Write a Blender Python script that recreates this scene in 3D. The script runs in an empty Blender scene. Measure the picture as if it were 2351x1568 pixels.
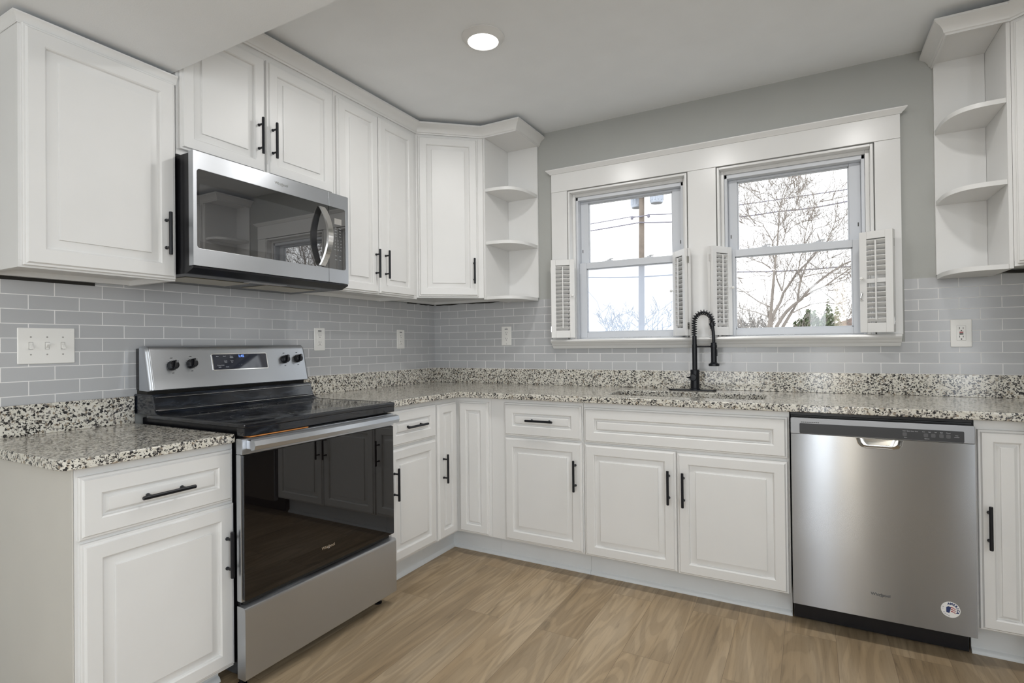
import bpy, bmesh, math, random
from mathutils import Vector, Matrix
from mathutils.geometry import tessellate_polygon
PI = math.pi
S = bpy.context.scene
COL = S.collection

# ---------------------------------------------------------------- camera, world, exposure
cd = bpy.data.cameras.new('camera')
cd.sensor_fit = 'HORIZONTAL'; cd.sensor_width = 36.0; cd.lens = 19.016
cd.clip_start = 0.05; cd.clip_end = 300
camera = bpy.data.objects.new('camera', cd); COL.objects.link(camera)
YAW, PITCH, ROLL = 0.5034, 0.0064, -0.0111
fw = Vector((-math.sin(YAW)*math.cos(PITCH), math.cos(YAW)*math.cos(PITCH), math.sin(PITCH)))
r0 = Vector((math.cos(YAW), math.sin(YAW), 0)); u0 = r0.cross(fw)
rt = r0*math.cos(ROLL)+u0*math.sin(ROLL); up = u0*math.cos(ROLL)-r0*math.sin(ROLL)
m = Matrix.Identity(4)
for i in range(3):
    m[i][0], m[i][1], m[i][2] = rt[i], up[i], -fw[i]
m[0][3], m[1][3], m[2][3] = 2.3698, -3.1466, 1.1757
camera.matrix_world = m
S.camera = camera

W = bpy.data.worlds.new('sky'); S.world = W; W.use_nodes = True
wn = W.node_tree; wn.nodes.clear()
wo = wn.nodes.new('ShaderNodeOutputWorld'); wb = wn.nodes.new('ShaderNodeBackground')
wtc = wn.nodes.new('ShaderNodeTexCoord'); wsep = wn.nodes.new('ShaderNodeSeparateXYZ'); wr = wn.nodes.new('ShaderNodeValToRGB')
wr.color_ramp.elements[0].position = 0.0; wr.color_ramp.elements[0].color = (1.0, 1.0, 1.0, 1)
wr.color_ramp.elements[1].position = 0.6; wr.color_ramp.elements[1].color = (0.86, 0.94, 1.0, 1)
wn.links.new(wtc.outputs['Generated'], wsep.inputs[0]); wn.links.new(wsep.outputs['Z'], wr.inputs[0])
wn.links.new(wr.outputs[0], wb.inputs['Color']); wn.links.new(wb.outputs[0], wo.inputs['Surface'])
wb.inputs['Strength'].default_value = 2.4

S.view_settings.view_transform = 'Standard'; S.view_settings.look = 'None'
S.view_settings.gamma = 1.0; S.view_settings.use_curve_mapping = False
S.view_settings.exposure = 0.06
S.cycles.max_bounces = 8; S.cycles.diffuse_bounces = 5; S.cycles.glossy_bounces = 4
S.cycles.transparent_max_bounces = 12; S.cycles.caustics_reflective = False; S.cycles.caustics_refractive = False
S.cycles.sample_clamp_indirect = 6.0

def area(name, loc, size, power, color, rot=(0,0,0), shape='DISK', size_y=None, spread=PI):
    l = bpy.data.lights.new(name, 'AREA'); l.shape = shape; l.size = size; l.energy = power; l.color = color; l.spread = spread
    if size_y: l.size_y = size_y
    o = bpy.data.objects.new(name, l); COL.objects.link(o); o.location = loc; o.rotation_euler = rot
    return o
KIT, LOWP = 6.0, 3.5   # recessed light power; LOWP is for the added unseen lights
# added fill lamps in unseen openings behind and to the right of the camera
DAY = (0.86, 0.93, 1.0)
area('unseen_fill', (1.1, -5.97, 1.3), 1.36, 12, DAY, (PI/2, 0, 0), 'RECTANGLE', 1.56)
area('unseen_fill', (2.48, -5.97, 1.05), .2, 10, DAY, (PI/2, 0, 0), 'RECTANGLE', 1.98)  # narrow strip added for the white streak on the dishwasher door
area('unseen_fill', (2.765, -5.97, 1.05), .15, 4, (1.0, .84, .58), (PI/2, 0, 0), 'RECTANGLE', 1.98)  # warm strip added for the second streak on the dishwasher door
area('unseen_fill', (3.66, -3.7, 1.35), 1.5, 34, DAY, (PI/2, 0, PI/2), 'RECTANGLE', 1.36)

# ---------------------------------------------------------------- materials
def nm(name):
    M_ = bpy.data.materials.new(name); M_.use_nodes = True
    nt = M_.node_tree; b = nt.nodes['Principled BSDF']
    return M_, nt, b
def setp(b, **k):
    for n, v in k.items():
        n = {'rough':'Roughness','metal':'Metallic','spec':'Specular IOR Level','aniso':'Anisotropic','coat':'Coat Weight','col':'Base Color','em':'Emission Color','ems':'Emission Strength','alpha':'Alpha','coatr':'Coat Roughness'}[n]
        b.inputs[n].default_value = (*v, 1) if isinstance(v, tuple) else v
def N(nt, t, **k):
    n = nt.nodes.new('ShaderNode'+t)
    for a, v in k.items(): setattr(n, a, v)
    return n
def link(nt, a, b): nt.links.new(a, b)
def pos(nt, scale=(1,1,1), loc=(0,0,0), rot=(0,0,0)):
    g = N(nt, 'NewGeometry'); mp = N(nt, 'Mapping')
    mp.inputs['Scale'].default_value = scale; mp.inputs['Location'].default_value = loc; mp.inputs['Rotation'].default_value = rot
    link(nt, g.outputs['Position'], mp.inputs['Vector']); return mp.outputs[0]
def noise(nt, v, scale, detail=3, rough=.5, dist=0):
    n = N(nt, 'TexNoise'); n.inputs['Scale'].default_value = scale; n.inputs['Detail'].default_value = detail
    n.inputs['Roughness'].default_value = rough; n.inputs['Distortion'].default_value = dist
    link(nt, v, n.inputs['Vector']); return n
def ramp(nt, fac, *stops, const=False):
    r = N(nt, 'ValToRGB'); cr = r.color_ramp
    if const: cr.interpolation = 'CONSTANT'
    while len(cr.elements) < len(stops): cr.elements.new(0.5)
    for e, (p, c) in zip(cr.elements, stops):
        e.position = p; e.color = (*c, 1) if isinstance(c, tuple) else (c, c, c, 1)
    link(nt, fac, r.inputs[0]); return r.outputs[0]
def mixc(nt, fac, a, b, mode='MIX'):
    n = N(nt, 'Mix', data_type='RGBA', blend_type=mode)
    if isinstance(fac, float): n.inputs[0].default_value = fac
    else: link(nt, fac, n.inputs[0])
    for s, v in ((6, a), (7, b)):
        if isinstance(v, tuple): n.inputs[s].default_value = (*v, 1)
        else: link(nt, v, n.inputs[s])
    return n.outputs[2]
def bump(nt, b, h, strength=.2, dist=.002):
    n = N(nt, 'Bump'); n.inputs['Strength'].default_value = strength; n.inputs['Distance'].default_value = dist
    link(nt, h, n.inputs['Height']); link(nt, n.outputs[0], b.inputs['Normal'])
def paint(name, col, rough=.45, var=.03, tex=0.0, scale=6, spec=.5):
    M_, nt, b = nm(name); setp(b, rough=rough, spec=spec)
    n = noise(nt, pos(nt), scale, 4)
    c = tuple(x*(1-var) for x in col)
    link(nt, ramp(nt, n.outputs[0], (.3, c), (.7, col)), b.inputs['Base Color'])
    if tex:
        n2 = noise(nt, pos(nt), 220, 3); bump(nt, b, n2.outputs[0], tex, .001)
    return M_
WHITE = paint('cabinet_white_paint', (.75, .746, .733), .38, .025, .03)
SIDEP = paint('tan_shaded_side_paint', (.60, .58, .535), .5, .03, .05)  # tan side finish, darkened further for the shade on this face
TRIMW = paint('trim_white_paint', (.755, .75, .738), .25, .03, .12)
TOEW = paint('toe_kick_paint', (.72, .74, .75), .35, .06, .05)
VINYL = paint('window_vinyl', (.62, .64, .675), .4, .02)
WALLP = paint('grey_wall_paint', (.40, .405, .385), .55, .03, .25)
CEILP = paint('ceiling_paint', (.85, .87, .885), .7, .03, .35)
PLATE = paint('white_plastic', (.82, .81, .78), .3, .01)
PLATEG = paint('plastic_shadow_grey', (.35, .34, .32), .4, .02)
BLKM = paint('black_metal', (.005, .006, .009), .34, .05, 0, 6, .35)
BLKP = paint('black_plastic', (.007, .007, .009), .25, .05, 0, 6, .35)
DARK = paint('dark_gap', (.02, .018, .015), .8, .1)
GREYP = paint('light_grey_mark', (.55, .56, .58), .4, .02)
DGREY = paint('dark_grey_mark', (.08, .08, .085), .4, .02)
BURN = paint('burner_print', (.03, .03, .033), .3, .02)
RED = paint('red_mark', (.35, .02, .03), .4, .02)
NAVY = paint('navy_mark', (.02, .04, .14), .4, .02)
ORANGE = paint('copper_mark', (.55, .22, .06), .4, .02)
BLUEGLASSW = paint('sticker_white', (.85, .84, .82), .35, .02)
STRIP = paint('dishwasher_console_black', (.018, .019, .022), .35, .05)
BARK = paint('tree_bark', (.33, .29, .26), .9, .3, 0, 3)
POLEM = paint('weathered_pole', (.26, .215, .18), .9, .25, 0, 4)
TRANS = paint('transformer_grey', (.42, .46, .53), .5, .05)
WIREM = paint('wire_grey', (.22, .21, .26), .6, .05)
LEAF = paint('evergreen_leaf', (.16, .20, .10), .8, .4, 0, 5)
BRUSH = paint('bare_brush', (.27, .235, .205), .9, .2, 0, 2)
PALEB = paint('pale_brush', (.27, .26, .26), .9, .15, 0, 2)
ROOFM = paint('far_roof', (.33, .22, .19), .8, .1)
GROUND = paint('outdoor_ground', (.24, .21, .17), .9, .2, 0, .6)
BRICKD = paint('outside_wall', (.35, .33, .31), .8, .1)

def metal(name, col=(.56, .555, .55), rough=.27, axis='x', aniso=.6, grain=1.0):
    M_, nt, b = nm(name); setp(b, metal=1.0, rough=rough, aniso=aniso)
    sc = {'x': (8, 1500, 1500), 'y': (1500, 8, 1500), 'z': (1500, 1500, 8)}[axis]
    n = noise(nt, pos(nt, sc), 1.0, 4)
    link(nt, ramp(nt, n.outputs[0], (.25, tuple(x*.985 for x in col)), (.75, col)), b.inputs['Base Color'])
    if grain:
        wn_ = noise(nt, pos(nt), 2.2, 1); bump(nt, b, wn_.outputs[0], .12*grain, .02)
    if aniso:
        t = N(nt, 'CombineXYZ'); t.inputs[2].default_value = 1.0; link(nt, t.outputs[0], b.inputs['Tangent'])
    return M_
STEELY = metal('stainless_brushed_along_wall', (.56, .58, .61), .34, 'y', .75)
STEELX = metal('stainless_brushed_front', (.365, .375, .39), .22, 'x', 1.0)
CHROME = metal('bright_steel', (.75, .74, .72), .12, 'y', 0.0, .2)
SINKM = metal('sink_steel', (.62, .6, .56), .25, 'x', 0.0)
BANDM = metal('grey_band', (.30, .305, .315), .42, 'x', .2)

def bglass(name, col=(.006, .006, .007), rough=.03, spec=.6, smear=0.0, ior=1.5):
    M_, nt, b = nm(name); setp(b, col=col, rough=rough, spec=spec); b.inputs['IOR'].default_value = ior
    n = noise(nt, pos(nt, (3, 3, 14)), 4, 5, .6, .6)
    if smear:
        link(nt, ramp(nt, n.outputs[0], (.45, rough), (.75, rough+smear)), b.inputs['Roughness'])
        link(nt, ramp(nt, n.outputs[0], (.42, col), (.8, tuple(c+.02*k for c, k in zip(col, (.8, 1.1, 1.6))))), b.inputs['Base Color'])
    return M_
OVENG = bglass('oven_glass', (.005, .004, .004), .01, .5, 0, 1.62)
COOKG = bglass('cooktop_glass', (.008, .008, .010), .05, .7, .25)
MWG = bglass('microwave_glass', (.010, .010, .011), .008, .5, 0, 2.5)
MWS = bglass('microwave_screen', (.028, .029, .032), .010, .5, 0, 2.6)
ENAM = bglass('black_enamel', (.006, .007, .010), .08, .6, .08)
DISPG = bglass('display_glass', (.010, .014, .030), .04, .8)
def emit(name, col, s):
    M_, nt, b = nm(name); setp(b, col=col, em=col, ems=s, rough=.4); return M_
LENS = emit('lamp_lens', (1.0, .98, .95), 3.0)
LEDB = emit('display_digits', (.15, .3, 1.0), 1.5)

def pane_mat(name, haze=0.0, tint=(1, 1, 1)):
    M_ = bpy.data.materials.new(name); M_.use_nodes = True; nt = M_.node_tree; nt.nodes.clear()
    o = N(nt, 'OutputMaterial'); tr = N(nt, 'BsdfTransparent'); gl = N(nt, 'BsdfGlossy'); fr = N(nt, 'Fresnel'); mx = N(nt, 'MixShader')
    tr.inputs[0].default_value = (*tint, 1); gl.inputs['Roughness'].default_value = .02; ge = N(nt, 'NewGeometry'); io = N(nt, 'Math', operation='MULTIPLY_ADD'); io.inputs[1].default_value = 1/1.45-1.45; io.inputs[2].default_value = 1.45
    link(nt, ge.outputs['Backfacing'], io.inputs[0]); link(nt, io.outputs[0], fr.inputs[0])
    sc = N(nt, 'Math', operation='MULTIPLY'); link(nt, fr.outputs[0], sc.inputs[0]); sc.inputs[1].default_value = .8
    link(nt, sc.outputs[0], mx.inputs[0]); link(nt, tr.outputs[0], mx.inputs[1]); link(nt, gl.outputs[0], mx.inputs[2])
    last = mx.outputs[0]
    if haze:
        tl = N(nt, 'BsdfTranslucent'); tl.inputs[0].default_value = (.60, .66, .76, 1); m2 = N(nt, 'MixShader')
        n = noise(nt, pos(nt), 3, 2); f = ramp(nt, n.outputs[0], (.3, haze*.95), (.7, haze))
        link(nt, f, m2.inputs[0]); link(nt, last, m2.inputs[1]); link(nt, tl.outputs[0], m2.inputs[2]); last = m2.outputs[0]
    link(nt, last, o.inputs[0]); return M_
PANE = pane_mat('window_pane'); HAZE = pane_mat('fogged_pane', .42)

def granite():
    M_, nt, b = nm('granite'); setp(b, rough=.12, spec=.55)
    p = pos(nt)
    nz = noise(nt, p, 120, 4, .7)
    add = N(nt, 'VectorMath', operation='MULTIPLY_ADD'); add.inputs[1].default_value = (.015, .015, .015)
    link(nt, nz.outputs['Color'], add.inputs[0]); link(nt, p, add.inputs[2])
    def cells(scale, *stops):
        v = N(nt, 'TexVoronoi'); v.inputs['Scale'].default_value = scale; link(nt, add.outputs[0], v.inputs['Vector'])
        sp = N(nt, 'SeparateColor'); link(nt, v.outputs['Color'], sp.inputs[0])
        return ramp(nt, sp.outputs[0], *stops, const=True), ramp(nt, sp.outputs[1], *stops, const=True), sp
    v1 = N(nt, 'TexVoronoi'); v1.inputs['Scale'].default_value = 140; link(nt, add.outputs[0], v1.inputs['Vector'])
    s1 = N(nt, 'SeparateColor'); link(nt, v1.outputs['Color'], s1.inputs[0])
    base = ramp(nt, s1.outputs[0], (0, (.68, .655, .59)), (.48, (.61, .58, .505)), (.72, (.45, .42, .37)), (.80, (.30, .25, .19)), (.87, (.20, .185, .17)), (.93, (.03, .028, .028)), const=True)
    v2 = N(nt, 'TexVoronoi'); v2.inputs['Scale'].default_value = 240; link(nt, add.outputs[0], v2.inputs['Vector'])
    s2 = N(nt, 'SeparateColor'); link(nt, v2.outputs['Color'], s2.inputs[0])
    n3 = noise(nt, p, 26, 3, .6)
    addm = N(nt, 'Math', operation='MULTIPLY_ADD'); addm.inputs[1].default_value = .9
    link(nt, n3.outputs[0], addm.inputs[0]); link(nt, s2.outputs[1], addm.inputs[2])
    dk = ramp(nt, addm.outputs[0], (0, 0.0), (1.0, 0.0), (1.0, 0.0))
    r = N(nt, 'Math', operation='GREATER_THAN'); r.inputs[1].default_value = 1.24; link(nt, addm.outputs[0], r.inputs[0])
    c = mixc(nt, r.outputs[0], base, (.022, .02, .02))
    link(nt, c, b.inputs['Base Color'])
    return M_
GRAN = granite()

def tile(name, wall):
    M_, nt, b = nm(name); setp(b, rough=.10, spec=.4)
    g = N(nt, 'NewGeometry'); sp = N(nt, 'SeparateXYZ'); link(nt, g.outputs['Position'], sp.inputs[0])
    cb = N(nt, 'CombineXYZ')
    def off(src, mul, a):
        k = N(nt, 'Math', operation='MULTIPLY_ADD'); k.inputs[1].default_value = mul; k.inputs[2].default_value = a
        link(nt, src, k.inputs[0]); return k.outputs[0]
    Q, PH, Z0 = .049885, .149389, 1.01864
    if wall == 'back': link(nt, off(sp.outputs['X'], 1, -.0546+PH*40), cb.inputs[0])
    else: link(nt, off(sp.outputs['Y'], -1, -.14787+PH*40), cb.inputs[0])
    link(nt, off(sp.outputs['Z'], 1, -Z0+Q*40), cb.inputs[1])
    br = N(nt, 'TexBrick'); br.offset = .5; br.offset_frequency = 2; br.squash_frequency = 1; br.squash = 1
    br.inputs['Scale'].default_value = 1; br.inputs['Brick Width'].default_value = PH; br.inputs['Row Height'].default_value = Q
    br.inputs['Mortar Size'].default_value = .0015; br.inputs['Mortar Smooth'].default_value = .3; br.inputs['Bias'].default_value = 0
    br.inputs['Color1'].default_value = (.45, .455, .465, 1); br.inputs['Color2'].default_value = (.485, .49, .50, 1); br.inputs['Mortar'].default_value = (.82, .81, .80, 1)
    link(nt, cb.outputs[0], br.inputs['Vector']); link(nt, br.outputs['Color'], b.inputs['Base Color'])
    link(nt, ramp(nt, br.outputs['Fac'], (0, .17), (1, .6)), b.inputs['Roughness'])
    nw = noise(nt, pos(nt), 14, 2)
    inv = N(nt, 'Math', operation='MULTIPLY_ADD'); inv.inputs[1].default_value = -1; link(nt, br.outputs['Fac'], inv.inputs[0]); link(nt, off(nw.outputs[0], .5, 1), inv.inputs[2])
    bump(nt, b, inv.outputs[0], .3, .0015)
    return M_
TILEB = tile('grey_tile_back', 'back'); TILEL = tile('grey_tile_left', 'left')

def floorm():
    M_, nt, b = nm('oak_plank_floor'); setp(b, rough=.42, spec=.4)
    g = N(nt, 'NewGeometry'); sp = N(nt, 'SeparateXYZ'); link(nt, g.outputs['Position'], sp.inputs[0])
    cb = N(nt, 'CombineXYZ')
    def off(src, mul, a):
        k = N(nt, 'Math', operation='MULTIPLY_ADD'); k.inputs[1].default_value = mul; k.inputs[2].default_value = a
        link(nt, src, k.inputs[0]); return k.outputs[0]
    link(nt, off(sp.outputs['Y'], 1, 20.2), cb.inputs[0]); link(nt, off(sp.outputs['X'], 1, .075), cb.inputs[1])
    br = N(nt, 'TexBrick'); br.offset = .37; br.offset_frequency = 2; br.squash = 1
    br.inputs['Scale'].default_value = 1; br.inputs['Brick Width'].default_value = 1.22; br.inputs['Row Height'].default_value = .18
    br.inputs['Mortar Size'].default_value = .0007; br.inputs['Mortar Smooth'].default_value = .2
    br.inputs['Color1'].default_value = (0, 0, 0, 1); br.inputs['Color2'].default_value = (1, 1, 1, 1); br.inputs['Mortar'].default_value = (.5, .5, .5, 1)
    link(nt, cb.outputs[0], br.inputs['Vector'])
    sc = N(nt, 'SeparateColor'); link(nt, br.outputs['Color'], sc.inputs[0])
    # shift the grain per plank
    cv = N(nt, 'CombineXYZ'); link(nt, off(sc.outputs[0], 7.3, 0), cv.inputs[0]); link(nt, off(sc.outputs[0], 3.1, 0), cv.inputs[1])
    va = N(nt, 'VectorMath', operation='ADD'); link(nt, g.outputs['Position'], va.inputs[0]); link(nt, cv.outputs[0], va.inputs[1])
    def mapp(s):
        mp = N(nt, 'Mapping'); mp.inputs['Scale'].default_value = s; link(nt, va.outputs[0], mp.inputs['Vector']); return mp.outputs[0]
    big = noise(nt, mapp((3.2, .55, 1)), 1.6, 3, .5, .8)
    fine = noise(nt, mapp((70, 3.2, 1)), 1.5, 6, .62, .8)
    streak = noise(nt, mapp((14, 1.1, 1)), 1.7, 5, .6, 1.2)
    cn_ = noise(nt, mapp((5.5, .75, 1)), 1.0, 2, .4, .5)
    wv = N(nt, 'Math', operation='MULTIPLY'); wv.inputs[1].default_value = 95; link(nt, cn_.outputs[0], wv.inputs[0])
    wv2 = N(nt, 'Math', operation='SINE'); link(nt, wv.outputs[0], wv2.inputs[0])
    c = ramp(nt, big.outputs[0], (.30, (.315, .225, .132)), (.5, (.385, .285, .176)), (.70, (.46, .357, .24)))
    c = mixc(nt, 1.0, c, ramp(nt, streak.outputs[0], (.27, .66), (.42, .98), (.7, 1.10)), 'MULTIPLY')
    c = mixc(nt, 1.0, c, ramp(nt, wv2.outputs[0], (0, .88), (.3, 1.0), (1, 1.04)), 'MULTIPLY')
    c = mixc(nt, 1.0, c, ramp(nt, fine.outputs[0], (.27, .72), (.42, .98), (.75, 1.06)), 'MULTIPLY')
    c = mixc(nt, 1.0, c, ramp(nt, sc.outputs[0], (0, .90), (1, 1.08)), 'MULTIPLY')
    c = mixc(nt, br.outputs['Fac'], c, (.17, .12, .075))
    link(nt, c, b.inputs['Base Color'])
    bump(nt, b, fine.outputs[0], .12, .001)
    return M_
FLOORM = floorm()

# ---------------------------------------------------------------- mesh helpers
ORG = {}
class MB:
    def __init__(s): s.bm = bmesh.new()
    def merge(s, b, T=None):
        vm = {}
        for v in b.verts:
            c = v.co
            vm[v] = s.bm.verts.new(T(c) if T else c)
        for f in b.faces:
            try: s.bm.faces.new([vm[v] for v in f.verts])
            except ValueError: pass
        b.free(); return s
    def box(s, lo, hi, bev=0.0, T=None, seg=2):
        b = bmesh.new(); bmesh.ops.create_cube(b, size=1)
        for v in b.verts:
            v.co = Vector([lo[i] if v.co[i] < 0 else hi[i] for i in range(3)])
        if bev: bmesh.ops.bevel(b, geom=b.edges[:], offset=bev, segments=seg, affect='EDGES', profile=.5)
        return s.merge(b, T)
    def rings(s, loops, T=None, cap=(True, True)):
        # consecutive closed loops of equal length joined into a skin
        vs = [[s.bm.verts.new(T(Vector(p)) if T else Vector(p)) for p in L] for L in loops]
        n = len(vs[0])
        for a, b in zip(vs, vs[1:]):
            for i in range(n):
                s.bm.faces.new((a[i], a[(i+1) % n], b[(i+1) % n], b[i]))
        if cap[0]: s.bm.faces.new(vs[0][::-1])
        if cap[1]: s.bm.faces.new(vs[-1])
        return s
    def prism(s, poly, z0, z1, T=None, bev=0.0):
        b = bmesh.new()
        lo = [b.verts.new((x, y, z0)) for x, y in poly]; hi = [b.verts.new((x, y, z1)) for x, y in poly]
        n = len(poly)
        for i in range(n): b.faces.new((lo[i], lo[(i+1) % n], hi[(i+1) % n], hi[i]))
        b.faces.new(lo[::-1]); b.faces.new(hi)
        bmesh.ops.recalc_face_normals(b, faces=b.faces[:])
        if bev: bmesh.ops.bevel(b, geom=b.edges[:], offset=bev, segments=2, affect='EDGES', profile=.5)
        return s.merge(b, T)
    def plate(s, outer, holes, z0, z1, T=None):
        # flat slab with holes, outer/holes = lists of (x, y)
        loops = [outer]+holes; pts = [p for L in loops for p in L]
        tris = tessellate_polygon([[Vector((x, y, 0)) for x, y in L] for L in loops])
        t = (lambda p: T(Vector(p))) if T else (lambda p: Vector(p))
        lo = [s.bm.verts.new(t((x, y, z0))) for x, y in pts]; hi = [s.bm.verts.new(t((x, y, z1))) for x, y in pts]
        for a, b, c in tris:
            s.bm.faces.new((lo[a], lo[c], lo[b])); s.bm.faces.new((hi[a], hi[b], hi[c]))
        k = 0
        for L in loops:
            n = len(L)
            for i in range(n):
                a, b = k+i, k+(i+1) % n
                s.bm.faces.new((lo[a], lo[b], hi[b], hi[a]))
            k += n
        return s
    def tube(s, pts, r, n=10, T=None, cap=True):
        P = [Vector(p) for p in pts]; R = r if isinstance(r, (list, tuple)) else [r]*len(P)
        loops = []; ref = None
        for i, p in enumerate(P):
            d = (P[min(i+1, len(P)-1)]-P[max(i-1, 0)]).normalized()
            if ref is None:
                ref = Vector((0, 0, 1)) if abs(d.z) < .9 else Vector((1, 0, 0))
            a = (ref-d*ref.dot(d))
            a = a.normalized() if a.length > 1e-6 else d.orthogonal().normalized()
            ref = a; b = d.cross(a)
            loops.append([p+(a*math.cos(2*PI*k/n)+b*math.sin(2*PI*k/n))*R[i] for k in range(n)])
        return s.rings(loops, T, (cap, cap))
    def lathe(s, prof, c=(0, 0, 0), axis='z', n=32, T=None):
        # prof = [(r, h)...] about the axis through c
        c = Vector(c); loops = []
        for r_, h in prof:
            L = []
            for k in range(n):
                a = 2*PI*k/n; x, y = r_*math.cos(a), r_*math.sin(a)
                L.append(c+Vector({'z': (x, y, h), 'x': (h, x, y), 'y': (x, h, y)}[axis]))
            loops.append(L)
        return s.rings(loops, T)
    def build(s, name, mat, parent=None, smooth=35, sharp=False):
        b = s.bm; bmesh.ops.recalc_face_normals(b, faces=b.faces[:])
        me = bpy.data.meshes.new(name)
        o = bpy.data.objects.new(name, me); COL.objects.link(o)
        org = ORG.get(parent, Vector((0, 0, 0))) if parent else Vector((0, 0, 0))
        if parent:
            o.parent = parent
            for v in b.verts: v.co -= org
        ORG[o] = org
        b.to_mesh(me); b.free()
        for p in me.polygons: p.use_smooth = True
        me.set_sharp_from_angle(angle=math.radians(smooth))
        wnm = o.modifiers.new('weighted_normal', 'WEIGHTED_NORMAL'); wnm.keep_sharp = True; wnm.weight = 80
        for mm in (mat if isinstance(mat, (list, tuple)) else [mat]): me.materials.append(mm)
        return o
def build_each(mb, name, mat, parent):
    # every loose piece of the mesh becomes a part of its own
    b = mb.bm; left_ = set(b.verts); out = []
    while left_:
        st = [left_.pop()]; comp = set(st)
        while st:
            for e in st.pop().link_edges:
                for v in e.verts:
                    if v not in comp: comp.add(v); left_.discard(v); st.append(v)
        m2 = MB(); vm = {v: m2.bm.verts.new(v.co) for v in comp}
        for f in {f for v in comp for f in v.link_faces}: m2.bm.faces.new([vm[v] for v in f.verts])
        out.append(m2.build(name, mat, parent))
    b.free(); return out
def tag(o, label=None, cat=None, group=None, kind=None):
    for k, v in (('label', label), ('category', cat), ('group', group), ('kind', kind)):
        if v: o[k] = v
    return o
def thing(name, loc, label, cat, group=None):
    o = bpy.data.objects.new(name, None); COL.objects.link(o); o.location = loc; ORG[o] = Vector(loc)
    o.empty_display_size = .1
    return tag(o, label, cat, group)
def struct(name, mb, mat, parent=None):
    o = mb.build(name, mat, parent); o['kind'] = 'structure'; return o
def dup(root, loc, label=None, group=None):
    r_ = root.copy(); COL.objects.link(r_); r_.location = loc; ORG[r_] = Vector(loc)
    if label: r_['label'] = label
    if group: r_['group'] = group
    for ch in list(root.children):
        c = ch.copy(); COL.objects.link(c); c.parent = r_
        for g in ch.children:
            d = g.copy(); COL.objects.link(d); d.parent = c
    return r_
# local frames: (u along the wall, v up, d out of the wall)
def back(y0=0.0): return lambda p: Vector((p[0], y0-p[2], p[1]))
def left(x0=0.0): return lambda p: Vector((x0+p[2], p[0], p[1]))
def diag(ax, ay, bx, by):
    a = Vector((ax, ay, 0)); e = (Vector((bx, by, 0))-a).normalized(); n = Vector((e.y, -e.x, 0))
    return lambda p: a+e*p[0]+n*p[2]+Vector((0, 0, p[1]))
def door_mb(u0, v0, u1, v1, T, stile=.052, inner=.086, t=.019):
    w, h = u1-u0, v1-v0
    k = min(1.0, (min(w, h)/2-.008)/inner); st, inn = stile*k, inner*k
    prof = [(0, 0), (0, .010), (.002, .012), (.0065, .0125), (.0085, .0145), (.011, t), (st-.004, t), (st, t-.003), (st+.002, t-.0105), (st+.006, t-.011), (inn-.006, t-.0055), (inn-.0045, t-.0008), (inn, t)]
    loops = []
    for ins, d in prof:
        loops.append([(u0+ins, v0+ins, d), (u1-ins, v0+ins, d), (u1-ins, v1-ins, d), (u0+ins, v1-ins, d)])
    return MB().rings(loops, T)
def bar_handle(name, u, v, horiz, T, parent, d0=.019, L=.155):
    b = MB(); h = L/2; q = .05; z = d0+.030
    e = (lambda s, d: (u+s, v, d)) if horiz else (lambda s, d: (u, v+s, d))
    b.tube([e(-h, z), e(-h+.002, z), e(h-.002, z), e(h, z)], [.005, .006, .006, .005], 12, T)
    for s in (-q, q): b.tube([e(s, d0-.0005), e(s, d0+.004), e(s, d0+.005), e(s, z)], [.006, .006, .0042, .0042], 10, T)
    return b.build(name, BLKM, parent)
def text(name, s, size, T, mat, parent, ext=.0004, bold=0.0, align='CENTER', space=1.0):
    c = bpy.data.curves.new(name, 'FONT'); c.body = s; c.size = size; c.extrude = ext; c.offset = bold
    c.align_x = align; c.align_y = 'CENTER'; c.space_character = space; c.resolution_u = 3
    t = bpy.data.objects.new(name, c); COL.objects.link(t); bpy.context.view_layer.update()
    me = bpy.data.meshes.new_from_object(t.evaluated_get(bpy.context.evaluated_depsgraph_get()))
    bpy.data.objects.remove(t)
    b = MB(); bb = bmesh.new(); bb.from_mesh(me); bpy.data.meshes.remove(me)
    b.merge(bb, T); return b
def at(T, u, v, d, rot=0.0):
    ca, sa = math.cos(rot), math.sin(rot)
    return lambda p: T((u+p[0]*ca-p[1]*sa, v+p[0]*sa+p[1]*ca, d+p[2]))
def rrect(u0, v0, u1, v1, r, n=6, corners=(1, 1, 1, 1)):
    P = []
    for i, (cx, cy, a0) in enumerate(((u1-r, v0+r, -PI/2), (u1-r, v1-r, 0), (u0+r, v1-r, PI/2), (u0+r, v0+r, PI))):
        if corners[i]:
            for k in range(n+1):
                a = a0+PI/2*k/n; P.append((cx+r*math.cos(a), cy+r*math.sin(a)))
        else: P.append(((u1, v0), (u1, v1), (u0, v1), (u0, v0))[i])
    return P
def whirl(name, T, u, v, d, size, mat, parent):
    # raised word mark with a ring swung around its middle
    t = at(T, u, v, d)
    b = text(name, 'Whirlpool', size, t, mat, parent, .0006, size*.018)
    ring = [(size*(.35+.62*math.cos(a)*math.cos(.55)-.26*math.sin(a)*math.sin(.55)), size*(-.02+.62*math.cos(a)*math.sin(.55)+.26*math.sin(a)*math.cos(.55)), .0008) for a in [1.2+i*.155 for i in range(32)]]
    b.tube(ring, [size*.012+size*.03*math.sin(PI*i/31) for i in range(32)], 6, t)
    return b.build(name, mat, parent)

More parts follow.
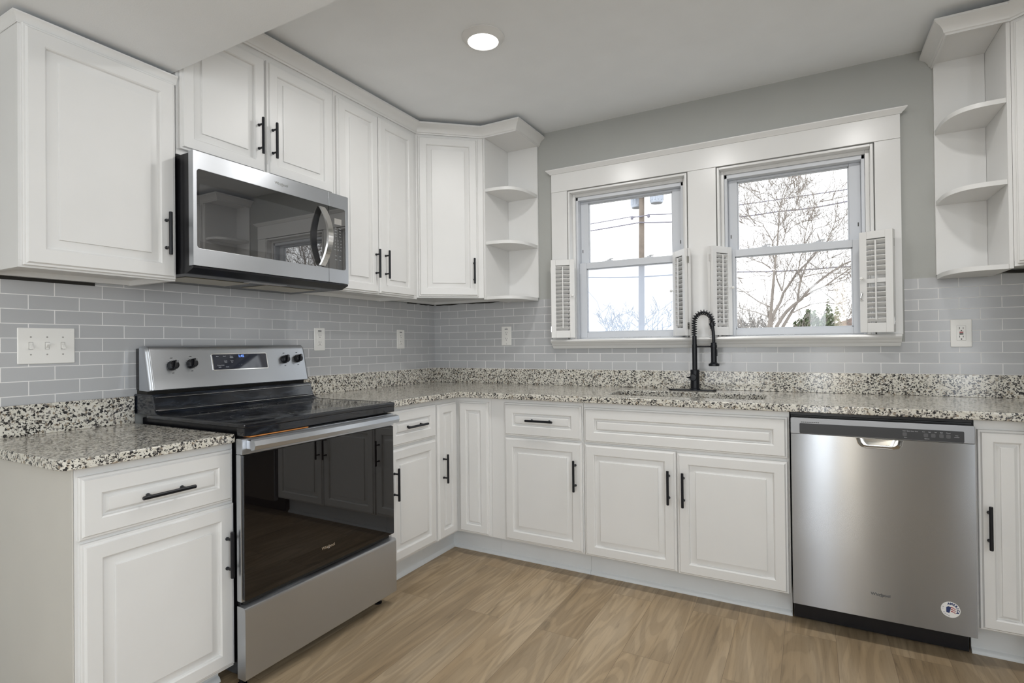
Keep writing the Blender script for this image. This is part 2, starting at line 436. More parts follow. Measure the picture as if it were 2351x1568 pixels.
# ---------------------------------------------------------------- the room
XR, YF = 3.69, -6.0
ZC, ZL, YH = 2.535, 2.206, -1.988
struct('floor', MB().box((-.12, YF-.12, -.06), (XR+.12, .14, 0)), FLOORM)
struct('ceiling', MB().box((-.12, YH, ZC), (XR+.12, .14, ZC+.12)).box((-.12, YF-.12, ZL), (XR+.12, YH, ZC+.12)), CEILP)
wl = struct('wall_left', MB().box((-.12, YF, 0), (-.004, .14, ZC)), WALLP)
OP = [(1.055, 1.775), (1.935, 2.648)]; OZ = (1.20, 2.13)
b = MB().box((-.004, .004, 0), (OP[0][0], .14, ZC)).box((OP[0][1], .004, 0), (OP[1][0], .14, ZC)).box((OP[1][1], .004, 0), (XR, .14, ZC))
for a, c in OP: b.box((a, .004, 0), (c, .14, OZ[0])).box((a, .004, OZ[1]), (c, .14, ZC))
wb_ = struct('wall_back', b, WALLP)
b = MB().box((XR, YF, 0), (XR+.12, -4.45, ZC)).box((XR, -2.95, 0), (XR+.12, .14, ZC)).box((XR, -4.45, 0), (XR+.12, -2.95, .67)).box((XR, -4.45, 2.05), (XR+.12, -2.95, ZC))
struct('wall_right', b, WALLP)
b = MB()
for q in ((-4.53, .6, -4.45, 2.12), (-2.95, .6, -2.87, 2.12), (-4.45, 2.05, -2.95, 2.12), (-4.45, .6, -2.95, .67)): b.box((XR-.02, q[0], q[1]), (XR, q[2], q[3]), .003)
struct('trim_8', b, TRIMW)
FW = [(.4, 1.8), (2.37, 2.59), (2.68, 2.85)]; FB = [.5, .04, .04]
b = MB(); x0 = -.12
for (a, c), fb in zip(FW, FB): b.box((x0, YF-.12, 0), (a, YF, ZL)); b.box((a, YF-.12, 0), (c, YF, fb)); b.box((a, YF-.12, 2.1), (c, YF, ZL)); x0 = c
b.box((x0, YF-.12, 0), (XR+.12, YF, ZL)); struct('wall_front', b, WALLP)
for i, (a, c) in enumerate(FW):
    b = MB(); fb = FB[i]; lo_ = max(0, fb-.06)
    w2_ = .06 if i == 0 else .04
    for q in ((a-w2_, lo_, a, 2.16), (c, lo_, c+w2_, 2.16), (a, 2.1, c, 2.16), (a, lo_, c, fb)): b.box((q[0], YF, q[1]), (q[2], YF+.02, q[3]), .003)
    struct('trim_%d' % (i+4), b, TRIMW)
# tile backsplashes belong to their walls
tl = struct('tile_backsplash', MB().box((-.004, -2.475, .97), (0, .004, 1.4665)), TILEL, wl)
b = MB().box((0, 0, .99), (.935, .004, 1.4665)).box((.935, 0, .99), (2.765, .004, 1.17)).box((2.765, 0, .99), (XR, .004, 1.4665))
struct('tile_backsplash', b, TILEB, wb_)
rnd = random.Random(4)
def jag(u0, u1, v, T, n=24):
    b = MB(); P = [(u0+(u1-u0)*i/n, v+rnd.uniform(-.004, .004)) for i in range(n+1)]
    b.prism(P+[(u1, 1.482), (u0, 1.482)], .001, .0035, T); return b
struct('unfinished_gap', jag(.02, .836, 1.4645, back(0)), DARK, wb_)
struct('unfinished_gap', jag(2.895, 3.6, 1.468, back(0)), DARK, wb_)
struct('unfinished_gap', jag(-.30, -.01, 1.464, left(0), 10), DARK, wl)
struct('unfinished_gap', MB().box((0, -2.444, 1.416), (.003, -2.115, 1.4275)), DARK, wl)

# ---------------------------------------------------------------- window casing and the two windows
T0 = back(0)
b = MB()
b.box((.943, 1.205, -.004), (1.05, 2.136, .018), .002, T0).box((1.78, 1.205, -.004), (1.93, 2.136, .018), .002, T0).box((2.653, 1.205, -.004), (2.757, 2.136, .018), .002, T0)
b.box((.943, 2.1365, -.004), (2.757, 2.25, .02), .002, T0)
struct('trim_1', b, TRIMW)
# crown cap over the casing
prof = [(0, 2.2495), (.026, 2.2495), (.028, 2.254), (.034, 2.258), (.046, 2.270), (.046, 2.275), (0, 2.275)]
def capx(b, u0, u1, prof, T, ret=True):
    L0 = [(u0-(d-.02 if ret and d > .02 else 0), v, d) for d, v in prof]; L1 = [(u1+(d-.02 if ret and d > .02 else 0), v, d) for d, v in prof]
    return b.rings([L0, L1], T)
struct('trim_2', capx(MB(), .943, 2.757, prof, T0), TRIMW)
# stool and apron
prof = [(-.004, 1.150), (.022, 1.150), (.026, 1.156), (.030, 1.166), (.038, 1.170), (.044, 1.180), (.048, 1.183), (.056, 1.188), (.060, 1.197), (.056, 1.206), (.05, 1.208), (-.004, 1.208)]
b = MB().rings([[(.947+max(0, .03-d)*.4, v, d) for d, v in prof], [(2.748-max(0, .03-d)*.4, v, d) for d, v in prof]], T0)
for a, c in OP: b.box((a, 1.195, -.055), (c, 1.207, -.0035), .002, T0)
struct('trim_3', b, TRIMW)
def window(i, a, c, ga, gb, hz):
    # a..c rough opening; ga/gb glass x-ranges of the upper and lower sash
    b = MB()      # jamb liner with stepped stops
    for (u0, v0, u1, v1, d0, d1) in ((a, 1.2075, a+.012, 2.13, -.13, .02), (c-.012, 1.2075, c, 2.13, -.13, .02), (a+.012, 2.118, c-.012, 2.13, -.13, .02),
                                     (a+.012, 1.2075, a+.03, 2.118, -.13, -.03), (c-.03, 1.2075, c-.012, 2.118, -.13, -.03), (a+.03, 2.10, c-.03, 2.118, -.13, -.03)):
        b.box((u0, v0, d0), (u1, v1, d1), .002, T0)
    w = struct('window_%d' % i, b, TRIMW)
    b = MB(); o0, o1 = a+.0305, c-.0305
    for (u0, v0, u1, v1, d0, d1) in ((o0, 1.2075, o0+.014, 2.0995, -.125, -.042), (o1-.014, 1.2075, o1, 2.0995, -.125, -.042), (o0, 2.079, o1, 2.0995, -.125, -.042)):
        b.box((u0, v0, d0), (u1, v1, d1), .0015, T0)
    b.box((o0+.014, 1.2075, -.13), (o1-.014, 1.214, -.0575), .001, T0)
    struct('window_frame', b, VINYL, w)
    s0, s1 = o0+.0145, o1-.0145
    def sash(name, v0, v1, g0, g1, gv0, gv1, d0, d1, pane, extra):
        b = MB()
        b.box((s0, v0, d0), (g0, v1, d1), .002, T0).box((g1, v0, d0), (s1, v1, d1), .002, T0).box((g0, v0, d0), (g1, gv0, d1), .002, T0).box((g0, gv1, d0), (g1, v1, d1), .002, T0)
        for q in ((g0, gv0, g0+.006, gv1), (g1-.006, gv0, g1, gv1), (g0, gv0, g1, gv0+.006), (g0, gv1-.006, g1, gv1)): b.box((q[0], q[1], d0+.008), (q[2], q[3], d1-.010), .001, T0)
        s = struct(name, b, VINYL, w)
        struct('pane', MB().box((g0-.002, gv0-.002, (d0+d1)/2-.003), (g1+.002, gv1+.002, (d0+d1)/2+.001), 0, T0), pane, s)
        return s
    sash('upper_sash', 1.66, 2.0785, ga[0], ga[1], 1.688, 2.066, -.118, -.088, PANE, 0)
    lo = sash('lower_sash', 1.2145, 1.686, gb[0], gb[1], 1.249, 1.648, -.084, -.056, hz, 0)
    wdt = gb[1]-gb[0]
    for q in (.27, .73):
        b = MB(); u = gb[0]+wdt*q
        b.box((u-.026, 1.686, -.08), (u+.026, 1.691, -.06), .0015, T0).box((u-.012, 1.691, -.079), (u+.012, 1.697, -.062), .002, T0)
        b.tube([(u, 1.697, -.068), (u+.012, 1.699, -.062), (u+.03, 1.698, -.056)], [.004, .0045, .003], 8, T0)
        struct('sash_lock', b, VINYL, lo)
    for u in (s0+.012, s1-.012):
        struct('tilt_latch', MB().box((u-.002, 1.755, -.0885), (u+.002, 1.775, -.0872), 0, T0), DARK, w)
    return w
window(1, OP[0][0], OP[0][1], (1.150, 1.672), (1.146, 1.683), HAZE)
window(2, OP[1][0], OP[1][1], (2.026, 2.553), (2.014, 2.563), PANE)

# ---------------------------------------------------------------- folding shutters
def shutter(ax, ay, bx, by, side, label, mid=False, latch=False):
    # near (hinged) edge a, free edge b; the second leaf is folded behind on the given side
    t = thing('window_shutter', ((ax+bx)/2, (ay+by)/2, 1.2165), label, 'shutter')
    A, B_ = Vector((ax, ay, 0)), Vector((bx, by, 0)); w = (B_-A).length
    e = (B_-A).normalized(); n = Vector((e.y, -e.x, 0))
    if n.y > 0: n = -n                         # d>0 faces the room
    def fr(off): return lambda p: A+e*p[0]+n*(p[2]-off)+Vector((0, 0, p[1]))
    z0, z1 = 1.2165, 1.697
    for k, off in enumerate((0.0, .0195)):
        T = fr(off); b = MB(); s = .030; th = .0085
        b.box((0, z0, -th), (s, z1, th), .0015, T).box((w-s, z0, -th), (w, z1, th), .0015, T)
        b.box((s, z0, -th+.001), (w-s, z0+.045, th-.001), .001, T).box((s, z1-.035, -th+.001), (w-s, z1, th-.001), .001, T)
        if mid: b.box((s, 1.452, -th+.001), (w-s, 1.472, th-.001), .001, T)
        p = b.build('leaf' if k == 0 else 'folded_leaf', TRIMW, t)
        b = MB(); nsl = 16; lo, hi = z0+.047, z1-.037
        for i in range(nsl):
            v = lo+(hi-lo)*(i+.5)/nsl
            if mid and abs(v-1.462) < .018: continue
            q = .0118; c_, s_ = math.cos(.92), math.sin(.92)
            ang = lambda P: (P[0], v+P[1]*c_-P[2]*s_, (P[1]*s_+P[2]*c_)*.8)
            b.box((s-.002, -q, -.0017), (w-s+.002, q, .0017), .0008, lambda P, g=ang, T=T: T(g(P)))
        if mid:
            up_, dn_ = MB(), MB()
            for f in b.bm.faces:
                q_ = up_ if sum(v.co.z for v in f.verts)/len(f.verts) > 1.462 else dn_
                q_.bm.faces.new([q_.bm.verts.new(v.co) for v in f.verts])
            for q_ in (up_, dn_): bmesh.ops.remove_doubles(q_.bm, verts=q_.bm.verts[:], dist=1e-6); q_.build('louvers', TRIMW, p)
            b.bm.free()
        else: b.build('louvers', TRIMW, p)
        if k == 0:
            b = MB().box((w*.5-.0035, lo+.012, .0095), (w*.5+.0035, hi-.006, .0155), .001, T); b.build('tilt_rod', TRIMW, t)
            b = MB().lathe([(.0035, .0085), (.0035, .018), (.007, .021), (.008, .026), (.006, .030), (.002, .0315)], (w-.013, 1.475, 0), 'z', 16)
            b2 = MB()
            for v in b.bm.verts:
                x, y, z = v.co; v.co = (x, y, z)
            kb = MB(); L = []
            for r_, h in ((.0035, .0085), (.0035, .018), (.007, .021), (.008, .026), (.006, .030), (.002, .0315)):
                L.append([(w-.013+r_*math.cos(2*PI*j/16), 1.475+r_*math.sin(2*PI*j/16), h) for j in range(16)])
            kb.rings(L, T).build('knob', PLATE, t); b.bm.free(); b2.bm.free()
            if latch:
                lb = MB().tube([(w-.010, 1.405, .010), (w-.010, 1.402, .016), (w-.006, 1.385, .017), (w-.010, 1.372, .014)], [.004, .004, .0025, .002], 8, T)
                lb.box((w-.016, 1.3675, .0085), (w-.002, 1.3695, .0095), 0, T); lb.build('hook_latch', CHROME, t)
    T = fr(.00975)
    b = MB()
    for v in (1.27, 1.635): b.box((-.0022, v-.018, -.006), (-.0003, v+.018, .006), 0, T)
    build_each(b, 'hinge', CHROME, t)
    return t
shutter(.972, -.10, 1.108, -.050, -1, 'white louvered shutter leaf at far left of the left window')
shutter(1.779, -.082, 1.688, .034, 1, 'white louvered shutter on right side of left window, left of the faucet')
shutter(1.912, -.085, 1.994, .034, -1, 'white louvered shutter on left side of right window, right of the faucet')
shutter(2.714, -.095, 2.586, -.050, 1, 'white louvered shutter at right side of right window, split by a mid rail', True, True)

# ---------------------------------------------------------------- recessed ceiling lights
def downlight(x, y, z, label, power, vis=True):
    t = thing('recessed_light', (x, y, z), label, 'ceiling light', 'recessed ceiling lights')
    b = MB(); b.lathe([(.094, 0), (.094, -.004), (.088, -.008), (.073, -.022), (.068, -.024), (.066, -.020), (.066, -.004), (.066, 0)], (x, y, z), 'z', 40)
    b.build('trim_ring', TRIMW, t)
    MB().lathe([(.0655, -.012), (.0655, -.0215), (.05, -.0235), (.002, -.0240)], (x, y, z), 'z', 40).build('lens', LENS, t)
    area('downlight', (x, y, z-.027), .125, power, (1.0, .985, .965))
    return t
downlight(1.125, -1.12, ZC, 'lit round recessed light in the kitchen ceiling', KIT)
downlight(1.815, -1.19, ZC, 'round recessed light just above the top edge, middle of the kitchen ceiling', KIT)
downlight(2.65, -1.12, ZC, 'round recessed light beyond the right edge of the kitchen ceiling', KIT)
downlight(1.9, -5.0, ZL, 'added unseen recessed light in the lower ceiling far behind the camera', LOWP)  # this and the next are unseen lights added to brighten the room
downlight(2.95, -3.9, ZL, 'added unseen recessed light in the lower ceiling near the right wall', LOWP)

# ---------------------------------------------------------------- wall cabinets
def upper_body(u0, u1, v0, v1, dep, T, parent, name='body'):
    b = MB()
    b.box((u0, v0+.02, 0), (u1, v1, dep), .0012, T)
    b.box((u0, v0, .004), (u0+.016, v0+.0205, dep-.001), 0, T).box((u1-.016, v0, .004), (u1, v0+.0205, dep-.001), 0, T)
    b.box((u0+.016, v0, dep-.02), (u1-.016, v0+.0205, dep-.0005), 0, T).box((u0+.016, v0+.002, .004), (u1-.016, v0+.0205, .022), 0, T)
    return b.build(name, WHITE, parent)
TL, TLd = left(0), left(.305)
def crown(b, path, z0, h=.060, out=.050, k_=1.0, kd=1.0):
    # cove profile swept along a plan path; the room is to the right of the travel direction
    prof = [(.001, 0), (.008, 0), (.009, .007), (.014, .010), (.018, .022), (.028, .036), (.042, .045), (.046, .048), (out, .050), (out, h), (.001, h)]
    if k_ != 1: prof = [(max(.001, d*kd), v*k_) for d, v in prof]
    P = [Vector(p) for p in path]; loops = []
    nrm = lambda a, c: Vector(((c-a).y, -(c-a).x)).normalized()
    for i, p in enumerate(P):
        n0 = nrm(P[i-1], p) if i else nrm(p, P[1]); n1 = nrm(p, P[i+1]) if i < len(P)-1 else n0
        mdir = (n0+n1).normalized(); k = 1/max(.3, mdir.dot(n0))
        loops.append([(p.x+mdir.x*k*d, p.y+mdir.y*k*d, z0+v) for d, v in prof])
    return b.rings(loops)
# left cabinet under the low ceiling
t = thing('wall_cabinet', (.15, -2.21, 1.432), 'white single-door wall cabinet at far left, left of the microwave', 'cabinet')
upper_body(-2.444, -1.988, 1.426, 2.165, .305, TL, t)
d = door_mb(-2.436, 1.432, -1.992, 2.160, TLd, .056, .092).build('door', WHITE, t)
bar_handle('handle', -2.030, 1.593, False, TLd, d)
crown(MB(), [(.002, -2.444), (.3055, -2.444), (.3055, -1.982)], 2.158, .060, .050, .52, .30).build('crown_molding', WHITE, t)
# cabinet above the microwave
t = thing('wall_cabinet', (.15, -1.6, 1.905), 'white two-door wall cabinet directly above the microwave', 'cabinet')
upper_body(-1.982, -1.2205, 1.905, 2.52, .305, TL, t)
d = door_mb(-1.974, 1.925, -1.6145, 2.425, TLd).build('door', WHITE, t); bar_handle('handle', -1.648, 2.075, False, TLd, d)
d = door_mb(-1.604, 1.925, -1.236, 2.425, TLd).build('door', WHITE, t); bar_handle('handle', -1.580, 2.075, False, TLd, d)
# tall pair right of the microwave
t = thing('wall_cabinet', (.15, -.9, 1.457), 'white two-door wall cabinet between the microwave and the corner', 'cabinet')
upper_body(-1.2195, -.576, 1.457, 2.52, .305, TL, t)
d = door_mb(-1.207, 1.462, -.9145, 2.430, TLd).build('door', WHITE, t); bar_handle('handle', -.943, 1.622, False, TLd, d)
d = door_mb(-.909, 1.466, -.612, 2.432, TLd).build('door', WHITE, t); bar_handle('handle', -.868, 1.625, False, TLd, d)
# diagonal corner cabinet
def prism_cab(poly, inner, v0, v1):
    b = MB().prism(poly, v0+.02, v1); n = len(poly)
    return b
t = thing('wall_cabinet', (.25, -.25, 1.466), 'white diagonal corner wall cabinet with a single door', 'cabinet')
b = MB().prism([(0, -.0), (0, -.575), (.305, -.575), (.61, -.305), (.61, 0)], 1.486, 2.52)
TD = diag(.305, -.575, .61, -.305); WD = math.hypot(.305, .27)
b.box((.0, 1.466, -.02), (WD, 1.4865, -.0005), 0, TD).prism([(.004, -.574), (.304, -.574), (.304, -.559), (.004, -.559)], 1.466, 1.4865).prism([(.594, -.306), (.609, -.306), (.609, -.004), (.594, -.004)], 1.466, 1.4865)
b.prism([(.004, -.55), (.02, -.55), (.02, -.02), (.004, -.02)], 1.470, 1.4865).prism([(.02, -.02), (.59, -.02), (.59, -.004), (.02, -.004)], 1.470, 1.4865)
b.box((WD-.032, 1.468, 0), (WD, 2.44, .002), 0, TD)
b.build('body', WHITE, t)
d = door_mb(.012, 1.474, WD-.034, 2.440, TD).build('door', WHITE, t); bar_handle('handle', WD-.062, 1.628, False, TD, d)
# open end shelves
def shelf_unit(xi, xo, label):
    s = 1 if xo > xi else -1; w = abs(xo-xi)
    t = thing('corner_shelf', (min(xi, xo)+w/2, -.15, 1.456), label, 'shelf')
    X = lambda q: xi+s*q
    def bx(b, a, c): return b.box((min(X(a[0]), X(c[0])), a[1], a[2]), (max(X(a[0]), X(c[0])), c[1], c[2]), .001)
    bx(MB(), (.0005, -.304, 1.458), (.014, .003, 2.50)).build('side_panel', WHITE, t)
    bx(MB(), (.0145, -.010, 1.478), (w, .003, 2.50)).build('back_panel', WHITE, t)
    def curve(n=18):
        P = []
        for k in range(n+1):
            a = PI/2*k/n
            P.append((X(.0145+(w-.0165)*math.sin(a)**.62), -.0105-.288*math.cos(a)**.55))
        return P
    for z in (1.797, 2.124):
        c_ = curve(); poly = [(X(.0145), -.0105)]+c_+[(X(w-.002), -.0105)]
        MB().prism(poly, z, z+.019).build('shelf_board', WHITE, t)
    c_ = curve(); poly = [(X(.0145), -.0105)]+[(x+s*.0, y) for x, y in c_]+[(X(w-.002), -.0105)]
    MB().prism(poly, 1.458, 1.477).build('bottom_board', WHITE, t)
    bx(MB(), (.0145, -.304, 2.455), (w, -.0105, 2.50)).build('top_board', WHITE, t)
    return t
shelf_unit(.6105, .842, 'white open corner shelf with curved boards left of the windows')
shelf_unit(3.084, 2.886, 'white open corner shelf with curved boards right of the windows')
t = thing('wall_cabinet', (3.4, -.25, 1.466), 'white diagonal wall cabinet cut by the right edge, beside the open shelf', 'cabinet')
b = MB().prism([(3.0845, 0), (3.0845, -.305), (3.385, -.575), (3.69, -.575), (3.69, 0)][::-1], 1.486, 2.50)
TR = diag(3.0845, -.305, 3.385, -.575)
b.box((0, 1.466, -.02), (WD-.005, 1.4865, -.0005), 0, TR); b.build('body', WHITE, t)
d = door_mb(.016, 1.474, WD-.03, 2.43, TR).build('door', WHITE, t); bar_handle('handle', WD-.06, 1.63, False, TR, d)
t = tag(crown(MB(), [(.3055, -1.96), (.3055, -.575), (.6103, -.3052), (.8422, -.3052), (.8422, .002)], 2.452).build('crown_molding', WHITE), 'white crown molding along the left wall cabinets to the left open shelf', 'molding')
t = tag(crown(MB(), [(2.8858, .002), (2.8858, -.3052), (3.0845, -.3052), (3.385, -.5755), (3.68, -.5755)], 2.440).build('crown_molding', WHITE), 'white crown molding around the top of the right open shelf', 'molding')

# ---------------------------------------------------------------- base cabinets
def toe(b, u0, u1, T, d=.522, h=.125):
    b.box((u0, 0, d-.015), (u1, h, d), 0, T)
    b.rings([[(u, 0, d), (u, 0, d+.014), (u, .006, d+.0135), (u, .014, d+.009), (u, .019, d)] for u in (u0, u1)], T)
    return b
def base(label, u0, u1, T, lo=.128, hi=.8865, name='base_cabinet', tk=True, hollow=False):
    c = T(((u0+u1)/2, 0, .3)); t = thing(name, (c.x, c.y, 0), label, 'cabinet')
    if hollow:
        b = MB().box((u0, lo, .002), (u0+.018, hi, .59), 0, T).box((u1-.018, lo, .002), (u1, hi, .59), 0, T).box((u0+.018, lo, .002), (u1-.018, lo+.018, .59), 0, T).box((u0+.018, lo+.018, .002), (u1-.018, hi-.3, .012), 0, T)
        b.box((u0, lo, .5905), (u1, hi, .61), .0012, T)
    else: b = MB().box((u0, lo, .002), (u1, hi, .61), .0012, T)
    b.build('body', WHITE, t)
    if tk: toe(MB(), u0, u1, T, .522, lo+.002).build('toe_kick', TOEW, t)
    return t
def front(t, name, u0, v0, u1, v1, T, hnd=None, **k):
    o = door_mb(u0, v0, u1, v1, T, **k).build(name, WHITE, t)
    if hnd: bar_handle('handle', hnd[0], hnd[1], hnd[2], T, o)
    return o
DR = dict(stile=.055, inner=.074)
TLb, TB, TBd = left(.61), back(0), back(-.61)
t = base('white base cabinet with drawer and door at far left, under the short counter', -2.432, -1.9722, TL, .080, .852)
front(t, 'drawer', -2.426, .653, -1.979, .827, TLb, (-2.205, .739, True), **DR)
front(t, 'door', -2.422, .092, -1.976, .642, TLb, (-2.006, .479, False))
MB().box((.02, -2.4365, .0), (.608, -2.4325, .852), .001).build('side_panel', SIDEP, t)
t = base('white base cabinet with drawer and door right beside the range', -1.2275, -.8155, TL)
front(t, 'drawer', -1.2, .693, -.823, .864, TLb, (-1.011, .779, True), **DR)
front(t, 'door', -1.196, .140, -.826, .681, TLb, (-1.162, .519, False))
# corner unit with two narrow doors
t = thing('base_cabinet', (.4, -.4, 0), 'white corner base cabinet with two narrow doors meeting at the inside corner', 'cabinet')
MB().prism([(.002, -.002), (.002, -.815), (.61, -.815), (.61, -.61), (.84, -.61), (.84, -.002)], .128, .8865).build('body', WHITE, t)
b = MB().box((.507, -.815, 0), (.522, -.522, .13)).box((.522, -.522, 0), (.84, -.507, .13))
pr = [(0, 0), (.014, 0), (.0135, .006), (.009, .014), (0, .019)]
b.rings([[(.522+d, -.815, z) for d, z in pr], [(.522+d, -.522-d, z) for d, z in pr], [(.84, -.522-d, z) for d, z in pr]])
b.build('toe_kick', TOEW, t)
front(t, 'door', -.8105, .133, -.634, .860, TLb, (-.767, .514, False), stile=.05, inner=.072)
front(t, 'door', .634, .136, .826, .864, TBd, None, stile=.05, inner=.072)
t = base('white base cabinet with one drawer and one door, left of the sink cabinet', .8405, 1.3745, TB)
front(t, 'drawer', .927, .694, 1.368, .867, TBd, (1.147, .782, True), **DR)
front(t, 'door', .929, .138, 1.369, .684, TBd, (1.337, .522, False))
t = base('wide white sink base cabinet with two doors and long false drawer', 1.3755, 2.290, TB, hollow=True)
front(t, 'drawer', 1.383, .690, 2.283, .862, TBd, None, **DR)
front(t, 'door', 1.383, .132, 1.8265, .681, TBd, (1.796, .519, False))
front(t, 'door', 1.832, .128, 2.281, .676, TBd, (1.861, .515, False))
t = thing('base_cabinet', (3.3, -.35, 0), 'white base cabinet at right edge, right of the dishwasher', 'cabinet')
MB().prism([(2.888, -.002), (2.888, -.61), (3.08, -.61), (3.08, -.84), (3.685, -.84), (3.685, -.002)][::-1], .128, .8865).build('body', WHITE, t)
b = MB().box((2.888, -.522, 0), (3.168, -.507, .13)).box((3.168, -.84, 0), (3.183, -.507, .13))
b.rings([[(2.888, -.522-d, z) for d, z in pr], [(3.168-d, -.522-d, z) for d, z in pr], [(3.168-d, -.84, z) for d, z in pr]]); b.build('toe_kick', TOEW, t)
front(t, 'door', 2.896, .133, 3.056, .852, TBd, (2.922, .508, False), stile=.045, inner=.066)

# ---------------------------------------------------------------- granite
def ease(b, off=.004):
    bm_ = b.bm; bmesh.ops.recalc_face_normals(bm_, faces=bm_.faces[:])
    es = [e for e in bm_.edges if len(e.link_faces) == 2 and e.calc_face_angle() > 1.0 and abs(e.verts[0].co.z-e.verts[1].co.z) < 1e-6]
    bmesh.ops.bevel(bm_, geom=es, offset=off, segments=3, affect='EDGES', profile=.5); return b
t = thing('countertop', (1.6, -.35, .888), 'long speckled granite countertop running around the corner under the windows', 'countertop')
outer = [(.0, -1.2275), (.645, -1.2275), (.645, -.645), (3.045, -.645), (3.045, -.86), (3.69, -.86), (3.69, 0), (0, 0)]
SH = rrect(1.455, -.50, 2.185, -.215, .06)
ease(MB().plate(outer, [SH], .8875, .918)).build('slab', GRAN, t)
MB().box((0, -1.2165, .9182), (.02, 0, 1.0186), .0015).build('splash', GRAN, t)
MB().box((.0202, -.02, .9182), (3.69, 0, 1.0186), .0015).build('splash', GRAN, t)
t = thing('countertop', (.33, -2.2, .853), 'short speckled granite countertop at the far left of the range', 'countertop')
P = [(0, -2.475), (.60, -2.475), (.632, -2.466), (.646, -2.445), (.65, -2.42), (.65, -1.9885), (0, -1.9885)]
ease(MB().prism(P, .8535, .8835)).build('slab', GRAN, t)
MB().box((0, -2.475, .8837), (.02, -1.9885, .989), .0015).build('splash', GRAN, t)

# ---------------------------------------------------------------- sink and faucet
t = thing('sink', (1.82, -.36, .70), 'undermount stainless sink basin set in the granite under the windows', 'sink')
L = []
for ins, z in ((-.025, .8872), (-.002, .8872), (.0, .880), (.004, .74), (.016, .715), (.045, .705)):
    L.append([(x, y, z) for x, y in rrect(1.455+ins, -.50+ins, 2.185-ins, -.215-ins, .06 if ins > 0 else .07)])
MB().rings(L, None, (False, True)).build('basin', SINKM, t)
MB().lathe([(.045, 0), (.045, .003), (.036, .004), (.030, .001), (.002, .001)], (1.82, -.36, .7052), 'z', 24).build('drain', CHROME, t)
FX, FY = 1.8225, -.105
t = thing('faucet', (FX, FY, .918), 'matt black pull-down kitchen faucet with coiled spring neck', 'faucet')
MB().prism(rrect(1.683, FY-.026, 1.932, FY+.026, .025), .9183, .9245, None, .001).build('base_plate', BLKM, t)
b = MB().lathe([(.027, .924), (.027, .929), (.0235, .932), (.0235, 1.028), (.021, 1.031), (.0132, 1.032), (.0132, 1.166), (.0118, 1.168), (.0118, 1.214), (.009, 1.216)], (FX, FY, 0), 'z', 28)
b.build('body', BLKM, t)
b = MB().lathe([(.019, .020), (.019, .030), (.0165, .033), (.006, .0335)], (0, 0, 0), 'z', 24)
kb = MB(); LL = []
for r_, h in ((.0135, .018), (.0185, .024), (.0185, .033), (.016, .036), (.003, .0365)):
    LL.append([(FX-.004+r_*math.cos(2*PI*j/24), .990+r_*math.sin(2*PI*j/24), h) for j in range(24)])
kb.rings(LL, back(FY)); kb.tube([(FX-.018, .990, .034), (FX-.024, .990, .040), (FX-.030, .992, .058)], [.005, .0045, .0035], 8, back(FY)); kb.build('handle', BLKM, t); b.bm.free()
# neck path
neck = [(FX, 1.214)]
for k in range(25):
    a = PI-PI*k/24
    neck.append((FX+.0465+.0465*math.cos(a), 1.285+.055*math.sin(a)))
neck = [(FX, 1.214), (FX, 1.25)]+neck[1:]+[(FX+.0955, 1.272)]
T = back(FY)
MB().tube([(u, v, 0) for u, v in neck], .0058, 12, T).build('hose', BLKM, t)
def along(pts, q):
    seg = [math.dist(a, c) for a, c in zip(pts, pts[1:])]; s = q*sum(seg)
    for a, c, l_ in zip(pts, pts[1:], seg):
        if s <= l_: f_ = s/l_; return (a[0]+(c[0]-a[0])*f_, a[1]+(c[1]-a[1])*f_), ((c[0]-a[0])/l_, (c[1]-a[1])/l_)
        s -= l_
    return pts[-1], ((pts[-1][0]-pts[-2][0])/seg[-1], (pts[-1][1]-pts[-2][1])/seg[-1])
H = []; turns = 19; NS = turns*14
for i in range(NS+1):
    (u, v), (du, dv) = along(neck, .02+.97*i/NS); a = 2*PI*turns*i/NS; R_ = .0128
    H.append((u-dv*R_*math.cos(a), v+du*R_*math.cos(a), R_*math.sin(a)))
MB().tube(H, .0024, 6, T).build('spring', BLKM, t)
b = MB().tube([(FX+.089, 1.281, 0), (FX+.0945, 1.262, 0)], [.0145, .0145], 16, T); b.build('collar', BLKM, t)
MB().tube([(FX+.0935, 1.266, 0), (FX+.097, 1.235, 0), (FX+.0985, 1.20, 0), (FX+.0985, 1.168, 0)], .0085, 12, T).build('hose', BLKM, t)
hx = FX+.0985
sh = MB().lathe([(.008, 1.178), (.0145, 1.176), (.0148, 1.17), (.0148, 1.072), (.020, 1.066), (.0275, 1.064), (.0275, 1.053), (.024, 1.051), (.004, 1.0505)], (hx, FY, 0), 'z', 28).build('spray_head', BLKM, t)
MB().box((hx+.013, 1.105, -.006), (hx+.0185, 1.14, .006), .002, T).build('spray_button', BLKP, sh)
MB().tube([(FX+.010, 1.156, 0), (hx-.013, 1.156, 0)], .0045, 10, T).lathe([(.0160, 1.149), (.0168, 1.150), (.0168, 1.163), (.0160, 1.164)], (hx, FY, 0), 'z', 24).build('holder_arm', BLKM, t)

